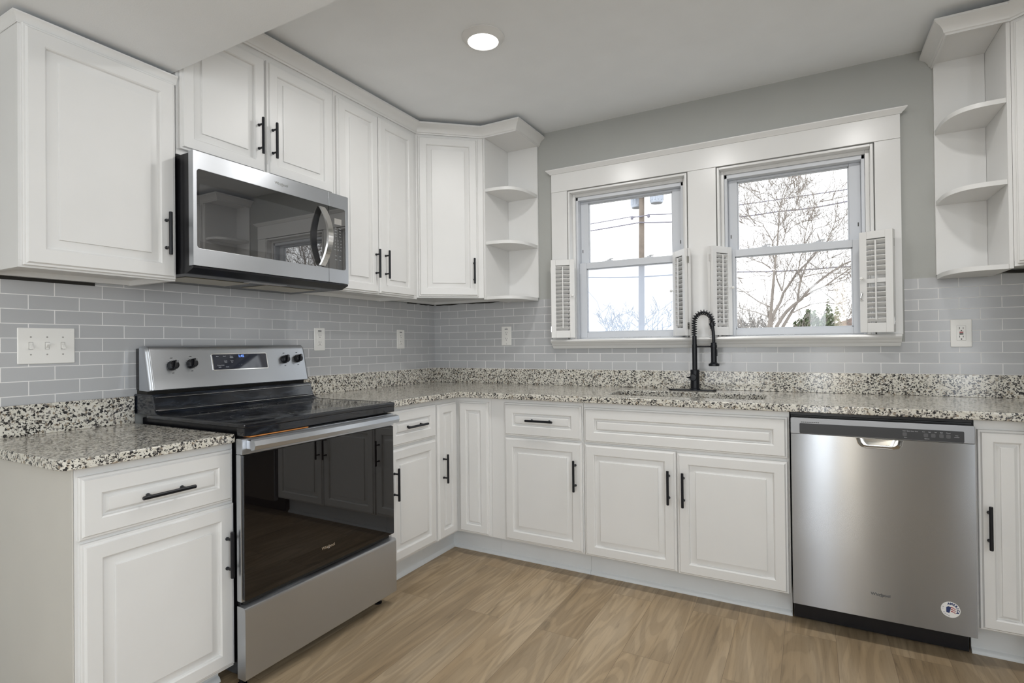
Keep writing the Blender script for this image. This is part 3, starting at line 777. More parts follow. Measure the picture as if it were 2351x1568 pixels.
# ---------------------------------------------------------------- outlets and switches
def slots(b, u, v, T, d):
    b.box((u-.0075, v-.001, d-.001), (u-.0055, v+.008, d+.0003), 0, T).box((u+.0055, v, d-.001), (u+.0075, v+.007, d+.0003), 0, T)
    b.tube([(u, v-.008, d-.001), (u, v-.008, d+.0003)], .0026, 10, T)
def outlet(u, v, T, label, kind):
    c = T((u, v, 0)); t = thing('wall_outlet', c, label, 'outlet')
    w, h = (.0385, .063) if kind == 'gfci' else (.0375, .0625)
    MB().box((u-w, v-h, 0), (u+w, v+h, .0055), .003, T, 3).build('cover_plate', PLATE, t)
    if kind == 'duplex':
        for s in (-1, 1):
            b = MB().prism(rrect(u-.0165, v+s*.0195-.0145, u+.0165, v+s*.0195+.0145, .010, 5), .0045, .0066, T); f = b.build('socket', PLATE, t)
            b = MB(); slots(b, u, v+s*.0195, T, .0066); b.build('slots', DARK, f)
        MB().box((u-.012, v+.0435, .005), (u+.012, v+.0475, .0058), 0, T).build('label_mark', DGREY, t)
    else:
        f = MB().box((u-.0165, v-.0335, .0045), (u+.0165, v+.0335, .0068), .001, T).build('socket', PLATE, t)
        b = MB(); slots(b, u, v+.019, T, .0068); slots(b, u, v-.019, T, .0068); b.build('slots', DARK, f)
        if kind == 'gfci':
            MB().box((u-.007, v+.001, .006), (u+.007, v+.0065, .0078), .0006, T).build('reset_button', RED, f)
            MB().box((u-.007, v-.0065, .006), (u+.007, v-.001, .0078), .0006, T).build('test_button', DARK, f)
            b = MB()
            for a, c_, e, g in ((-.0168, -.0338, .0168, -.0334), (-.0168, .0334, .0168, .0338), (-.0169, -.0338, -.0165, .0338), (.0165, -.0338, .0169, .0338)): b.box((u+a, v+c_, .005), (u+e, v+g, .0058), 0, T)
            b.build('seam', PLATEG, t)
        else:
            b = MB().box((u-.012, v+.0425, .005), (u+.012, v+.048, .0058), 0, T); b.build('label_mark', DGREY, t)
            b = MB().box((u-.014, v+.0345, .0055), (u+.014, v+.0352, .0059), 0, T).box((u-.014, v-.0352, .0055), (u+.014, v-.0345, .0059), 0, T)
            build_each(b, 'seam', DGREY, t)
    b = MB()
    for s in (-1, 1): b.tube([(u, v+s*.053, .0045), (u, v+s*.053, .0060)], .0025, 10, T)
    build_each(b, 'screw', PLATEG if kind == 'duplex' else PLATE, t)
outlet(-1.0475, 1.219, left(0), 'white wall outlet on tile just right of the range backguard', 'decora')
outlet(-.3725, 1.222, left(0), 'white wall outlet on left tile wall near the room corner', 'decora')
outlet(.597, 1.236, back(0), 'white duplex outlet on back wall left of the windows', 'duplex')
outlet(2.9735, 1.207, back(0), 'white outlet with red reset button right of the windows', 'gfci')
T = left(0)
t = thing('light_switch', (0, -2.2635, 1.191), 'white triple toggle light switch plate on the left tile wall', 'light switch')
MB().box((-2.346, 1.128, 0), (-2.181, 1.254, .006), .003, T, 3).build('cover_plate', PLATE, t)
for k, upd in ((-1, -1), (0, 1), (1, -1)):
    u = -2.2635+k*.046; v = 1.191
    b = MB()
    for a, c_, e, g in ((-.0062, -.0128, .0062, -.0118), (-.0062, .0118, .0062, .0128), (-.0062, -.0128, -.0052, .0128), (.0052, -.0128, .0062, .0128)): b.box((u+a, v+c_, .005), (u+e, v+g, .0066), 0, T)
    b.build('toggle_slot', PLATEG, t)
    b = MB(); b.rings([[(u-.004, v-.008, .0055), (u+.004, v-.008, .0055), (u+.004, v+.008, .0055), (u-.004, v+.008, .0055)],
                       [(u-.0035, v+upd*.008-.0035, .0195), (u+.0035, v+upd*.008-.0035, .0195), (u+.0035, v+upd*.008+.003, .0185), (u-.0035, v+upd*.008+.003, .0185)]], T)
    b.build('toggle', PLATE, t)
    b = MB()
    for s in (-1, 1): b.tube([(u, v+s*.0305, .005), (u, v+s*.0305, .0066)], .0028, 10, T)
    build_each(b, 'screw', PLATEG, t)

# ---------------------------------------------------------------- range
T = left(0)
t = thing('range', (.35, -1.61, 0), 'freestanding stainless electric range with black glass cooktop and oven door', 'stove')
MB().box((-1.9660, .045, .03), (-1.2345, .903, .638), .003, T).box((-1.974, .05, .6385), (-1.236, .90, .656), .002, T).build('body', BLKP, t)
b = MB()
for u in (-1.95, -1.27):
    for d in (.12, .62): b.tube([(u, 0, d), (u, .006, d), (u, .008, d), (u, .0455, d)], [.018, .018, .008, .008], 12, T)
build_each(b, 'foot', BLKP, t)
b = MB().box((-1.987, .9035, .10), (-1.233, .919, .700), .004, T, 3).box((-1.986, .876, .657), (-1.234, .9040, .697), .003, T)
ck = b.build('cooktop', COOKG, t)
b = MB()
for (u0, v0, u1, v1) in ((-1.985, .115, -1.979, .692), (-1.241, .115, -1.235, .692), (-1.979, .686, -1.241, .692)): b.box((u0, .9185, v0), (u1, .9198, v1), .0005, T)
b.build('cooktop_rim', BLKP, ck)
def ring_disc(b, u, d, r, w=.0012):
    L = [[(u+q*math.cos(2*PI*k/48), .9193, d+q*math.sin(2*PI*k/48)) for k in range(48)] for q in (r-w, r)]
    b.rings(L, T, (False, False)); return b
for u, d, r in ((-1.80, .53, .105), (-1.42, .53, .085), (-1.80, .28, .075), (-1.42, .28, .09)):
    ring_disc(ring_disc(MB(), u, d, r), u, d, r*.6).build('burner_ring', BURN, ck)
MB().box((-1.965, .8705, .66), (-1.72, .8745, .6975), .001, T).build('orange_strip', ORANGE, t)  # thin copper-coloured strip below the cooktop lip
pr = [(.006, .9195), (.200, .9195), (.176, .9225), (.160, .930), (.150, .944), (.135, .992), (.128, .997), (.006, .997)]
b = MB(); L = []
for u, s in ((-1.984, .004), (-1.980, 0), (-1.224, 0), (-1.220, .004)): L.append([(u, v-(s if v > .95 else 0), d-(s if d > .1 else 0)) for d, v in pr])
b.rings(L, T).build('rear_riser', ENAM, t)
b = MB()
for q in ((-1.973, .934, -1.231, .936), (-1.973, .984, -1.231, .986)):
    s0 = .1525-(q[1]-.944)*.3125; b.box((q[0], q[1], s0-.004), (q[2], q[3], s0+.0022), .0005, T)
build_each(b, 'bead', CHROME, t)
MB().box((-1.975, .9972, .010), (-1.225, 1.012, .085), 0, T).build('vent_gap', DARK, t)
pr = [(.118, 1.010), (.122, 1.014), (.120, 1.024), (.088, 1.166), (.082, 1.180), (.070, 1.188), (.040, 1.188), (.040, 1.012)]
L = []
for u, s in ((-1.982, 1.0), (-1.980, .5), (-1.973, .12), (-1.966, 0), (-1.234, 0), (-1.227, .12), (-1.220, .5), (-1.218, 1.0)):
    L.append([(u, v-.012*s*(v-1.0)/.19, d-(.016*s if d > .05 else 0)) for d, v in pr])
bg = MB().rings(L, T).build('backguard', STEELY, t)
MB().box((-1.978, 1.0125, .006), (-1.222, 1.178, .0398), .004, T).build('backguard_rear', BLKP, t)
sl = Vector((-.032, 0, .142)).normalized(); nb = Vector((.142, 0, .032)).normalized()
TG = lambda p: Vector((.120, 0, 1.024))+Vector((0, p[0], 0))+sl*((p[1]-1.024)*1.025)+nb*p[2]
MB().prism(rrect(-1.7215, 1.078, -1.449, 1.152, .006), -.001, .0022, TG).build('display_bezel', CHROME, bg)
dp = MB().prism(rrect(-1.717, 1.082, -1.453, 1.148, .004), .0022, .0032, TG).build('display', DISPG, t)
text('clock_digits', '1:45', .017, at(TG, -1.582, 1.138, .0034), LEDB, dp).build('clock_digits', LEDB, dp)
b = MB()
for u, v, s in ((-1.695, 1.139, 'Bake'), (-1.663, 1.139, 'Broil'), (-1.630, 1.139, 'Keep'), (-1.630, 1.133, 'Warm'), (-1.660, 1.118, 'Cook'), (-1.660, 1.112, 'Time'), (-1.630, 1.118, 'Timer'), (-1.630, 1.112, 'Set'), (-1.685, 1.100, 'Control lock'), (-1.690, 1.092, 'Light'), (-1.655, 1.092, 'Clock'), (-1.598, 1.100, '-'), (-1.585, 1.100, '+')):
    bb = text('x', s, .0062, at(TG, u, v, .0034), GREYP, None); b.merge(bb.bm)
b.build('display_text', GREYP, dp)
for u, v in ((-1.889, 1.107), (-1.811, 1.112), (-1.352, 1.117), (-1.275, 1.119)):
    L = [[(u+r_*math.cos(2*PI*k/28), v+r_*math.sin(2*PI*k/28), h) for k in range(28)] for r_, h in ((.0195, .002), (.0195, .006), (.018, .010), (.0172, .022), (.015, .024))]
    k_ = MB().rings(L, TG).build('knob', BLKP, t)
    MB().box((-.0058, -.0175, .022), (.0058, .0175, .034), .003, at(TG, u, v, 0, -.25)).build('grip', BLKP, k_)
    MB().box((-.0008, .006, .0338), (.0008, .0165, .0345), 0, at(TG, u, v, 0, -.25)).build('pointer', GREYP, k_)
    b = MB()
    for dv, s in ((.030, 'OFF'), (-.030, 'LO')):
        bb = text('x', s, .0065, at(TG, u, v+dv, .0008), DGREY, None); b.merge(bb.bm)
    for a in range(-150, 151, 25):
        if abs(a) > 20 and abs(a) < 160:
            ca = math.radians(90+a); b.box((-.0016, -.0004, .0004), (.0016, .0004, .0009), 0, at(TG, u+.0235*math.cos(ca), v+.0235*math.sin(ca), 0, ca))
    b.build('dial_mark', DGREY, bg)
# oven door
dr = MB().box((-1.990, .814, .657), (-1.233, .868, .690), .003, T).box((-1.990, .316, .657), (-1.233, .8138, .681), .003, T).build('oven_door', STEELY, t)
MB().prism(rrect(-1.983, .320, -1.236, .812, .006), .6812, .690, T, .001).build('door_glass', OVENG, dr)
hd = MB(); n = 16; L = []
for i in range(n+1):
    q = i/n; u = -1.974+.728*q; bow = .010*(1-(2*q-1)**2)
    L.append([(u, .828, .716+bow), (u, .828+.004, .733+bow), (u, .846, .738+bow), (u, .862, .733+bow), (u, .866, .716+bow)])
hd.rings(L, T)
for u0, u1 in ((-1.974, -1.958), (-1.262, -1.246)): hd.box((u0, .832, .6895), (u1, .862, .718), .003, T)
hd.build('oven_handle', STEELY, dr)
whirl('brand_badge', T, -1.622, .387, .6902, .0158, CHROME, dr)
b = MB(); pr = [(.657, .056), (.696, .056), (.700, .060), (.700, .286), (.697, .296), (.690, .300), (.657, .300)]
b.rings([[(u, v, d) for d, v in pr] for u in (-1.989, -1.234)], T).build('storage_drawer', STEELY, t)
MB().box((-1.97, .3012, .6565), (-1.25, .3150, .672), .001, T).build('drawer_gap', DARK, t)

# ---------------------------------------------------------------- microwave
t = thing('microwave', (.2, -1.61, 1.45), 'stainless over-the-range microwave with black glass door and curved handle', 'microwave')
MB().box((-1.983, 1.4625, .003), (-1.2335, 1.895, .386), .002, T).build('body', BLKP, t)
def arc(cx, cy, r, a0, a1, n=6): return [(cx+r*math.cos(a0+(a1-a0)*k/n), cy+r*math.sin(a0+(a1-a0)*k/n)) for k in range(n+1)]
r_ = .012; u0, us, u1, zb, zt, g0, g1, gv0, gv1 = -1.9855, -1.3525, -1.2315, 1.4785, 1.899, -1.971, -1.249, 1.543, 1.834
P = [(u0, zb), (us-.0006, zb), (us-.0006, gv0)]+arc(g0+r_, gv0+r_, r_, 1.5*PI, PI)+arc(g0+r_, gv1-r_, r_, PI, .5*PI)+[(us-.0006, gv1), (us-.0006, zt), (u0, zt)]
dr = MB().prism(P, .387, .415, T, .0012).build('door', STEELY, t)
MB().prism([(g0, gv0), (us-.0012, gv0), (us-.0012, gv1), (g0, gv1)], .389, .4138, T).build('door_glass', MWG, dr)
b = MB().prism(rrect(-1.962, 1.567, -1.407, 1.781, .006), .4138, .4143, T); b.build('door_window', MWS, dr)
P = [(us+.0006, zb), (u1, zb), (u1, zt), (us+.0006, zt), (us+.0006, gv1)]+arc(g1-r_, gv1-r_, r_, .5*PI, 0)+arc(g1-r_, gv0+r_, r_, 0, -.5*PI)+[(us+.0006, gv0)]
cp = MB().prism(P, .387, .415, T, .0012).build('control_frame', STEELY, t)
pg = MB().prism([(us+.0012, gv0), (g1, gv0), (g1, gv1), (us+.0012, gv1)], .389, .4138, T).build('control_panel', MWG, t)
MB().box((-1.318, 1.755, .4138), (-1.274, 1.783, .4144), 0, T).build('clock_display', PLATEG, pg)
b = MB()
rows = [(1.737, ('Pop', 'Reheat')), (1.725, ('Potato', 'Pizza')), (1.711, ('Defrost', 'Melt')), (1.699, ('Cook', 'Steam')), (1.679, ('1', '2', '3')), (1.664, ('4', '5', '6')), (1.649, ('7', '8', '9')), (1.634, ('Cancel', '0', 'Start')), (1.606, ('Vent', 'Light')), (1.588, ('Timer', 'Clock'))]
for v, ws in rows:
    for i, s in enumerate(ws):
        u = -1.296+(i-(len(ws)-1)/2)*(.018 if len(ws) == 3 else .026)
        bb = text('x', s, .0085 if len(s) == 1 else .0048, at(T, u, v, .4139), GREYP, None); b.merge(bb.bm)
b.build('keypad_text', GREYP, pg)
hb = MB(); L = []
for i in range(21):
    q = i/20; v = 1.548+.270*q; bow = .050*math.sin(PI*q)**.8; d = .416+bow; uo = -1.398+.004*math.sin(PI*q)
    L.append([(uo-.017, v, d), (uo-.014, v, d+.009), (uo+.014, v, d+.009), (uo+.017, v, d)])
hb.rings(L, T).build('handle', CHROME, dr)
whirl('brand_badge', T, -1.609, 1.867, .4152, .0158, CHROME, dr)
b = MB(); pr = [(.003, 1.452), (.345, 1.452), (.372, 1.4535), (.412, 1.470), (.412, 1.4770), (.003, 1.4622)]
b.rings([[(u, v, d) for d, v in pr] for u in (-1.984, -1.233)], T); tr = b.build('bottom_tray', BLKP, t)
for a, c in ((-1.93, -1.66), (-1.58, -1.31)):
    MB().box((a, 1.4495, .10), (c, 1.4518, .27), .001, T).build('grease_filter', metal('filter_mesh', (.55, .50, .40), .4, 'y', 0) if a < -1.9 else bpy.data.materials['filter_mesh'], tr)
MB().box((-1.70, 1.4500, .29), (-1.52, 1.4518, .335), .001, T).build('work_light', GREYP, tr)

# ---------------------------------------------------------------- dishwasher
T = back(0)
t = thing('dishwasher', (2.59, -.3, 0), 'stainless front-control dishwasher between the sink cabinet and right edge', 'dishwasher')
MB().box((2.2945, .105, .02), (2.8840, .872, .608), .002, T).box((2.2945, .873, .10), (2.8840, .8850, .606), 0, T).build('body', BLKP, t)
hole = [(2.524, .7975), (2.530, .777), (2.540, .766), (2.556, .761), (2.642, .761), (2.660, .766), (2.669, .777), (2.673, .7975)]
dr = MB().plate([(2.2965, .105), (2.8835, .105), (2.8835, .800), (2.2965, .800)], [hole], .612, .645, T).build('door_panel', STEELX, t)
cx, cy = 2.5985, .785
L = []
for s, d in ((1.03, .6453), (1.0, .6465), (.97, .6445), (.93, .634), (.84, .622), (.6, .618)):
    L.append([(cx+(u-cx)*s, min(.7985, cy+(v-cy)*s), d) for u, v in hole])
MB().rings(L, T, (False, True)).build('handle_pocket', CHROME, dr)
cn = MB().prism(rrect(2.2955, .8012, 2.8845, .8665, .006, 4, (0, 1, 1, 0)), .609, .648, T, .002).build('console', BANDM, t)
MB().prism(rrect(2.328, .8035, 2.8535, .8445, .004), .6475, .6490, T).build('control_strip', STRIP, cn)
b = MB()
for i in range(10): b.box((2.334+i*.0065, .8478, .6475), (2.339+i*.0065, .8505, .6484), 0, T)
b.build('vent_slots', DARK, cn)
b = MB()
for u, v, s, z in ((2.695, .836, 'Smart  Quick  Heavy  Rinse', .0042), (2.678, .825, 'Cycles', .0050), (2.735, .836, 'Heat', .0042), (2.753, .836, 'High', .0042), (2.771, .836, 'Sani', .0042), (2.788, .836, 'Start', .0046), (2.808, .836, 'Cancel', .0046), (2.745, .811, 'Options', .0046), (2.680, .812, 'Select', .0042), (2.832, .828, 'Clean', .0040), (2.832, .822, 'Sanitized', .0040)):
    bb = text('x', s, z, at(T, u, v, .6491), GREYP, None); b.merge(bb.bm)
b.build('console_text', GREYP, cn)
for u in (2.678, 2.742, 2.764, 2.788, 2.808):
    MB().prism(rrect(u-.0065, .8165, u+.0065, .8305, .003, 3), .6488, .6497, T).build('button', DGREY, cn)
MB().box((2.297, .012, .545), (2.8755, .1045, .558), .002, T).build('kick_plate', BLKP, t)
whirl('brand_badge', T, 2.595, .2005, .6453, .0150, DGREY, dr)
st = MB().lathe([(.0285, 0), (.0285, .0006), (.001, .0007)], (0, 0, 0), 'z', 36, at(T, 2.807, .1920, .6451)).build('sticker', BLUEGLASSW, dr)
b = MB(); letters = 'AMERICA'
cols = {}
for i, ch in enumerate(letters):
    a = math.radians(105-i*21)
    bb = text('x', ch, .0105, at(T, 2.807+.0215*math.cos(a), .192+.0215*math.sin(a), .6459, a-PI/2), NAVY, None, .0002, .0006)
    b.merge(bb.bm)
for i, ch in enumerate('MADE IN'):
    a = math.radians(258-i*16)
    bb = text('x', ch, .0055, at(T, 2.807+.0225*math.cos(a), .192+.0225*math.sin(a), .6459, a-PI/2), NAVY, None, .0002); b.merge(bb.bm)
b.build('sticker_text', NAVY, dr)
b = MB(); P = [(-.013, -.010), (-.004, -.013), (-.001, -.003), (.001, .009), (-.006, .012), (-.013, .007)]
b.prism([(2.807+x, .192+y) for x, y in P], .6457, .6461, T).build('sticker_flag', NAVY, dr)
b = MB()
for i in range(3):
    o = i*.007
    P = [(.001, .010-o), (.008, .009-o), (.014, .004-o), (.014, .001-o), (.008, .006-o), (.001, .007-o)]
    b.prism([(2.807+x, .192+y) for x, y in P], .6457, .6461, T)
build_each(b, 'sticker_stripe', RED, dr)

# ---------------------------------------------------------------- outdoors
GZ = -.7
struct('ground_outside', MB().box((-40, .30, GZ-.1), (40, 90, GZ)), GROUND)
rnd = random.Random(11)
def twig(b, p, d, L, r, depth, sp=.55, upw=.12, seg=3, minr=.0035):
    pts = [p]; q = p.copy(); dd = d.copy(); rs = [r]
    for i in range(seg):
        dd = (dd+Vector((rnd.uniform(-1, 1), rnd.uniform(-1, 1), rnd.uniform(-1, 1)))*.15+Vector((0, 0, upw))).normalized()
        q = q+dd*(L/seg); pts.append(q.copy()); rs.append(max(minr, r*(1-.55*(i+1)/seg)))
    b.tube(pts, rs, 4)
    if depth > 0:
        for k in range(rnd.choice((2, 3))):
            j = rnd.randint(1, seg); a = Vector((rnd.uniform(-1, 1), rnd.uniform(-1, 1), rnd.uniform(-.6, 1))).normalized()
            twig(b, pts[j].copy(), (dd*(1-sp)+a*sp).normalized(), L*rnd.uniform(.5, .75), max(minr, rs[j]*.65), depth-1, sp, upw, seg, minr)
TREE=[
[(1.35,14.0,1.63,0.053),(1.39,13.92,1.88,0.048),(1.43,13.84,2.23,0.042),(1.48,13.76,2.74,0.037),(1.52,13.69,3.16,0.032),(1.56,13.61,3.48,0.027),(1.62,13.53,3.91,0.022),(1.65,13.45,4.37,0.017),(1.7,13.37,4.87,0.012)],
[(1.67,14.0,5.01,0.012),(1.77,14.04,5.43,0.01),(1.87,14.07,5.67,0.007),(1.91,14.11,5.85,0.005)],
[(1.67,14.0,5.01,0.011),(1.6,13.92,5.14,0.009),(1.46,13.84,5.36,0.008),(1.33,13.77,5.4,0.006),(1.19,13.69,5.42,0.004)],
[(1.62,14.0,4.49,0.011),(1.52,14.06,4.82,0.01),(1.45,14.12,4.98,0.008),(1.3,14.19,5.18,0.006),(1.18,14.25,5.34,0.004)],
[(1.63,14.0,4.49,0.011),(1.51,14.1,4.57,0.009),(1.36,14.2,4.69,0.007),(1.27,14.3,4.82,0.004)],
[(1.52,14.0,3.4,0.016),(1.49,13.85,3.67,0.015),(1.48,13.7,4.01,0.013),(1.39,13.55,4.2,0.012),(1.29,13.4,4.38,0.01),(1.28,13.26,4.44,0.009),(1.0,13.11,4.58,0.007),(0.94,12.96,4.66,0.006)],
[(1.26,14.0,4.49,0.009),(1.08,13.61,4.47,0.008),(0.96,13.22,4.4,0.006),(0.84,12.83,4.41,0.004)],
[(1.47,14.0,4.06,0.014),(1.65,14.2,4.38,0.012),(1.87,14.4,4.6,0.009),(2.01,14.61,4.78,0.007),(2.12,14.81,4.86,0.005)],
[(1.63,14.0,4.47,0.012),(1.81,13.88,4.65,0.011),(1.96,13.77,4.76,0.009),(2.17,13.65,4.83,0.007),(2.33,13.54,4.91,0.006),(2.64,13.42,4.9,0.004)],
[(1.69,14.0,5.0,0.01),(1.83,13.79,5.11,0.008),(1.95,13.57,5.24,0.006),(2.06,13.36,5.31,0.004)],
[(1.82,14.0,5.16,0.009),(1.97,14.4,5.34,0.007),(2.06,14.79,5.49,0.006),(2.19,15.19,5.68,0.005)],
[(1.47,14.0,3.21,0.022),(1.38,13.98,3.32,0.019),(1.23,13.96,3.44,0.015),(1.05,13.95,3.52,0.011),(0.76,13.93,3.68,0.008)],
[(1.23,14.0,3.44,0.013),(1.1,14.4,3.63,0.009),(1.01,14.81,3.8,0.005)],
[(1.46,14.0,3.13,0.011),(1.38,13.98,3.06,0.009),(1.06,13.96,3.1,0.007),(0.67,13.94,3.04,0.004)],
[(1.37,14.0,2.19,0.02),(1.11,14.07,2.33,0.018),(0.85,14.13,2.54,0.016),(0.64,14.2,2.7,0.014),(0.45,14.27,2.83,0.013),(0.27,14.33,2.88,0.011)],
[(0.66,14.0,2.65,0.011),(0.53,13.58,2.66,0.008),(0.44,13.16,2.68,0.005)],
[(1.33,14.0,1.91,0.019),(1.02,14.08,2.05,0.017),(0.72,14.16,2.14,0.014),(0.46,14.24,2.23,0.012),(0.23,14.32,2.31,0.01)],
[(1.4,14.0,1.68,0.044),(1.5,14.11,2.05,0.041),(1.64,14.22,2.33,0.038),(1.72,14.33,2.6,0.035),(1.85,14.44,2.81,0.032),(2.05,14.55,3.16,0.028),(2.37,14.66,3.49,0.025),(2.6,14.77,3.78,0.022),(2.79,14.88,3.96,0.019)],
[(1.7,14.0,2.62,0.02),(1.58,14.03,2.93,0.017),(1.55,14.06,3.07,0.014)],
[(1.7,14.0,2.62,0.015),(1.77,14.12,3.1,0.013),(1.86,14.23,3.37,0.012),(1.99,14.35,3.65,0.011),(1.73,14.46,4.11,0.009),(1.78,14.58,4.34,0.008)],
[(1.8,14.0,4.23,0.007),(1.82,14.1,4.39,0.007),(1.88,14.21,4.66,0.006),(1.99,14.31,4.89,0.005),(2.08,14.41,5.09,0.004)],
[(1.8,14.0,4.23,0.007),(1.95,13.65,4.32,0.006),(2.17,13.3,4.38,0.005),(2.37,12.95,4.32,0.003)],
[(1.55,14.0,1.63,0.053),(1.66,14.06,1.83,0.049),(1.78,14.12,2.02,0.046),(1.97,14.19,2.22,0.042),(2.16,14.25,2.37,0.039),(2.36,14.31,2.64,0.035),(2.62,14.37,2.88,0.032),(2.92,14.43,3.12,0.028),(3.22,14.5,3.32,0.025),(3.45,14.56,3.42,0.021),(3.66,14.62,3.49,0.018)],
[(2.08,14.0,2.33,0.031),(2.12,14.04,2.65,0.027),(2.18,14.07,2.96,0.024),(2.32,14.11,3.35,0.02),(2.43,14.15,3.57,0.017),(2.6,14.18,3.73,0.013),(2.78,14.22,3.89,0.01)],
[(2.18,14.0,2.95,0.021),(2.11,13.88,3.12,0.018),(2.18,13.76,3.54,0.015),(2.24,13.64,3.63,0.012),(2.27,13.52,3.79,0.009)],
[(2.27,14.0,2.44,0.027),(2.46,13.77,2.56,0.024),(2.75,13.55,2.66,0.02),(3.09,13.32,2.9,0.016),(3.33,13.1,3.05,0.013),(3.53,12.87,3.14,0.01)],
[(2.76,14.0,2.7,0.013),(3.06,14.29,2.82,0.011),(3.4,14.58,2.94,0.009),(3.67,14.88,3.01,0.007)],
[(2.23,14.0,2.98,0.015),(2.47,13.98,3.03,0.012),(2.76,13.97,3.06,0.01),(3.05,13.95,3.02,0.008),(3.38,13.93,2.92,0.006)],
[(1.71,14.0,1.62,0.046),(1.89,14.18,1.96,0.039),(1.98,14.35,2.13,0.032),(2.06,14.53,2.31,0.025)],
[(1.94,14.0,1.99,0.018),(2.15,14.23,2.11,0.016),(2.46,14.45,2.25,0.013),(2.77,14.68,2.29,0.011),(3.07,14.91,2.24,0.008)],
[(1.6,14.0,1.67,0.015),(1.61,14.17,2.13,0.012),(1.91,14.34,2.45,0.009),(1.98,14.51,2.65,0.006)],
[(2.37,14.0,3.38,0.012),(2.56,14.34,3.27,0.01),(2.66,14.67,3.24,0.007),(2.71,15.01,3.09,0.005)],
[(2.56,14.0,3.24,0.009),(2.66,13.92,3.35,0.007),(2.79,13.83,3.41,0.006),(2.9,13.75,3.42,0.004)],
[(2.29,14.0,3.91,0.012),(2.37,14.14,4.07,0.011),(2.54,14.29,4.35,0.01),(2.84,14.43,4.44,0.008),(3.12,14.58,4.58,0.007),(3.3,14.72,4.71,0.006)],
[(2.85,14.0,3.89,0.01),(2.98,13.96,4.04,0.008),(3.12,13.91,4.18,0.006),(3.29,13.87,4.23,0.005)],
[(2.64,14.0,2.6,0.009),(2.91,14.35,2.38,0.008),(3.17,14.7,2.11,0.006),(3.23,15.05,2.06,0.005)],
[(2.61,14.0,2.62,0.008),(2.91,14.3,2.59,0.007),(3.21,14.61,2.58,0.005),(3.43,14.91,2.59,0.004)],
]
t = thing('bare_tree', (1.4, 14, GZ), 'leafless branching tree outside the right window', 'tree')
b = MB(); tw = MB()
for i, br in enumerate(TREE):
    P = [Vector(p[:3]) for p in br]; R_ = [p[3] for p in br]
    if i in (0, 17, 22, 28): P = [Vector((1.45, 14.0, GZ))]+P; R_ = [R_[0]*1.15]+R_
    b.tube(P, R_, 8)
    for k in range(1, len(P)):
        L_ = (P[k]-P[k-1]).length
        for m_ in range(max(1, int(L_/.2))):
            if R_[k] > .03 and rnd.random() < .6: continue
            f_ = rnd.random(); p = P[k-1].lerp(P[k], f_); d = (P[k]-P[k-1]).normalized()
            a = Vector((rnd.uniform(-1, 1), rnd.uniform(-1, 1), rnd.uniform(-.3, 1))).normalized()
            if p.z > 1.2: twig(tw, p, (d*.4+a*.6).normalized(), rnd.uniform(.4, .95), .0075, 2, minr=.0045)
    d = (P[-1]-P[-2]).normalized()
    for m_ in range(5): twig(tw, P[-1], (d+Vector((rnd.uniform(-.5, .5), rnd.uniform(-.5, .5), rnd.uniform(-.2, .5)))).normalized(), rnd.uniform(.5, 1.0), .008, 2, minr=.0045)
b.build('trunk', BARK, t)
tw.build('twigs', BARK, t)['kind'] = 'stuff'
dup(t, (10.2, 7.5, GZ-.6), 'leafless tree outside seen only mirrored in the microwave door')
# utility pole with transformers
t = thing('utility_pole', (-3.93, 20, GZ), 'wooden utility pole with transformers outside the left window', 'utility pole')
MB().tube([(-4.02, 20, GZ), (-3.96, 20, 4), (-3.92, 20, 6.5), (-3.89, 20, 9.5)], [.135, .125, .118, .105], 14).build('pole', POLEM, t)
for x, y in ((-3.27, 20.0), (-4.2, 20.35)):
    c = MB().lathe([(.05, 7.12), (.24, 7.14), (.27, 7.2), (.27, 8.3), (.22, 8.4), (.05, 8.42)], (x, y, 0), 'z', 24).build('transformer', TRANS, t)
    b = MB()
    for k in range(12):
        a = 2*PI*k/12; b.box((x+.27*math.cos(a)-.02, y+.27*math.sin(a)-.02, 7.25), (x+.27*math.cos(a)+.02, y+.27*math.sin(a)+.02, 8.2))
    b.build('fins', TRANS, c)
MB().box((-4.45, 19.82, 7.45), (-3.1, 19.9, 7.58), .01).build('crossarm', POLEM, t)
for x in (-4.29, -3.57):
    MB().tube([(x, 19.8, 6.6), ((x-3.93)/2, 19.82, 6.63), (-3.93, 19.85, 6.64)], [.025, .018, .018], 8).lathe([(.02, -.08), (.06, -.05), (.06, .05), (.02, .08)], (x, 19.8, 6.6), 'z', 12).build('insulator', WIREM, t)
def wire(pts, r, label):
    P = []
    for a, c in zip(pts, pts[1:]):
        for k in range(8): P.append(Vector(a).lerp(Vector(c), k/8)-Vector((0, 0, .05*math.sin(PI*k/8))))
    P.append(Vector(pts[-1])); o = MB().tube(P, r, 6).build('power_line', WIREM)
    o.location = (0, 0, 0); return tag(o, label, 'wire', 'overhead wires')
wire([(-12, 20, 6.45), (-4.29, 19.8, 6.66), (-3.57, 19.8, 6.66), (-1.5, 20, 6.60), (12, 20, 7.0)], .02, 'upper thin overhead wire running through the insulators of the pole')
wire([(-12, 19.8, 6.1), (-3.93, 19.83, 6.37), (-1.2, 19.9, 6.2), (1.34, 20, 6.19), (3.65, 20, 6.27), (12, 20, 6.9)], .026, 'overhead wire crossing the pole just below its insulators')
wire([(-12, 20.25, 4.3), (-6.34, 20.22, 4.22), (-2.61, 20.2, 4.07), (-.15, 20.2, 4.0), (3.29, 20.2, 3.92), (12, 20.2, 3.9)], .026, 'lowest overhead wire seen through the lower window sashes')
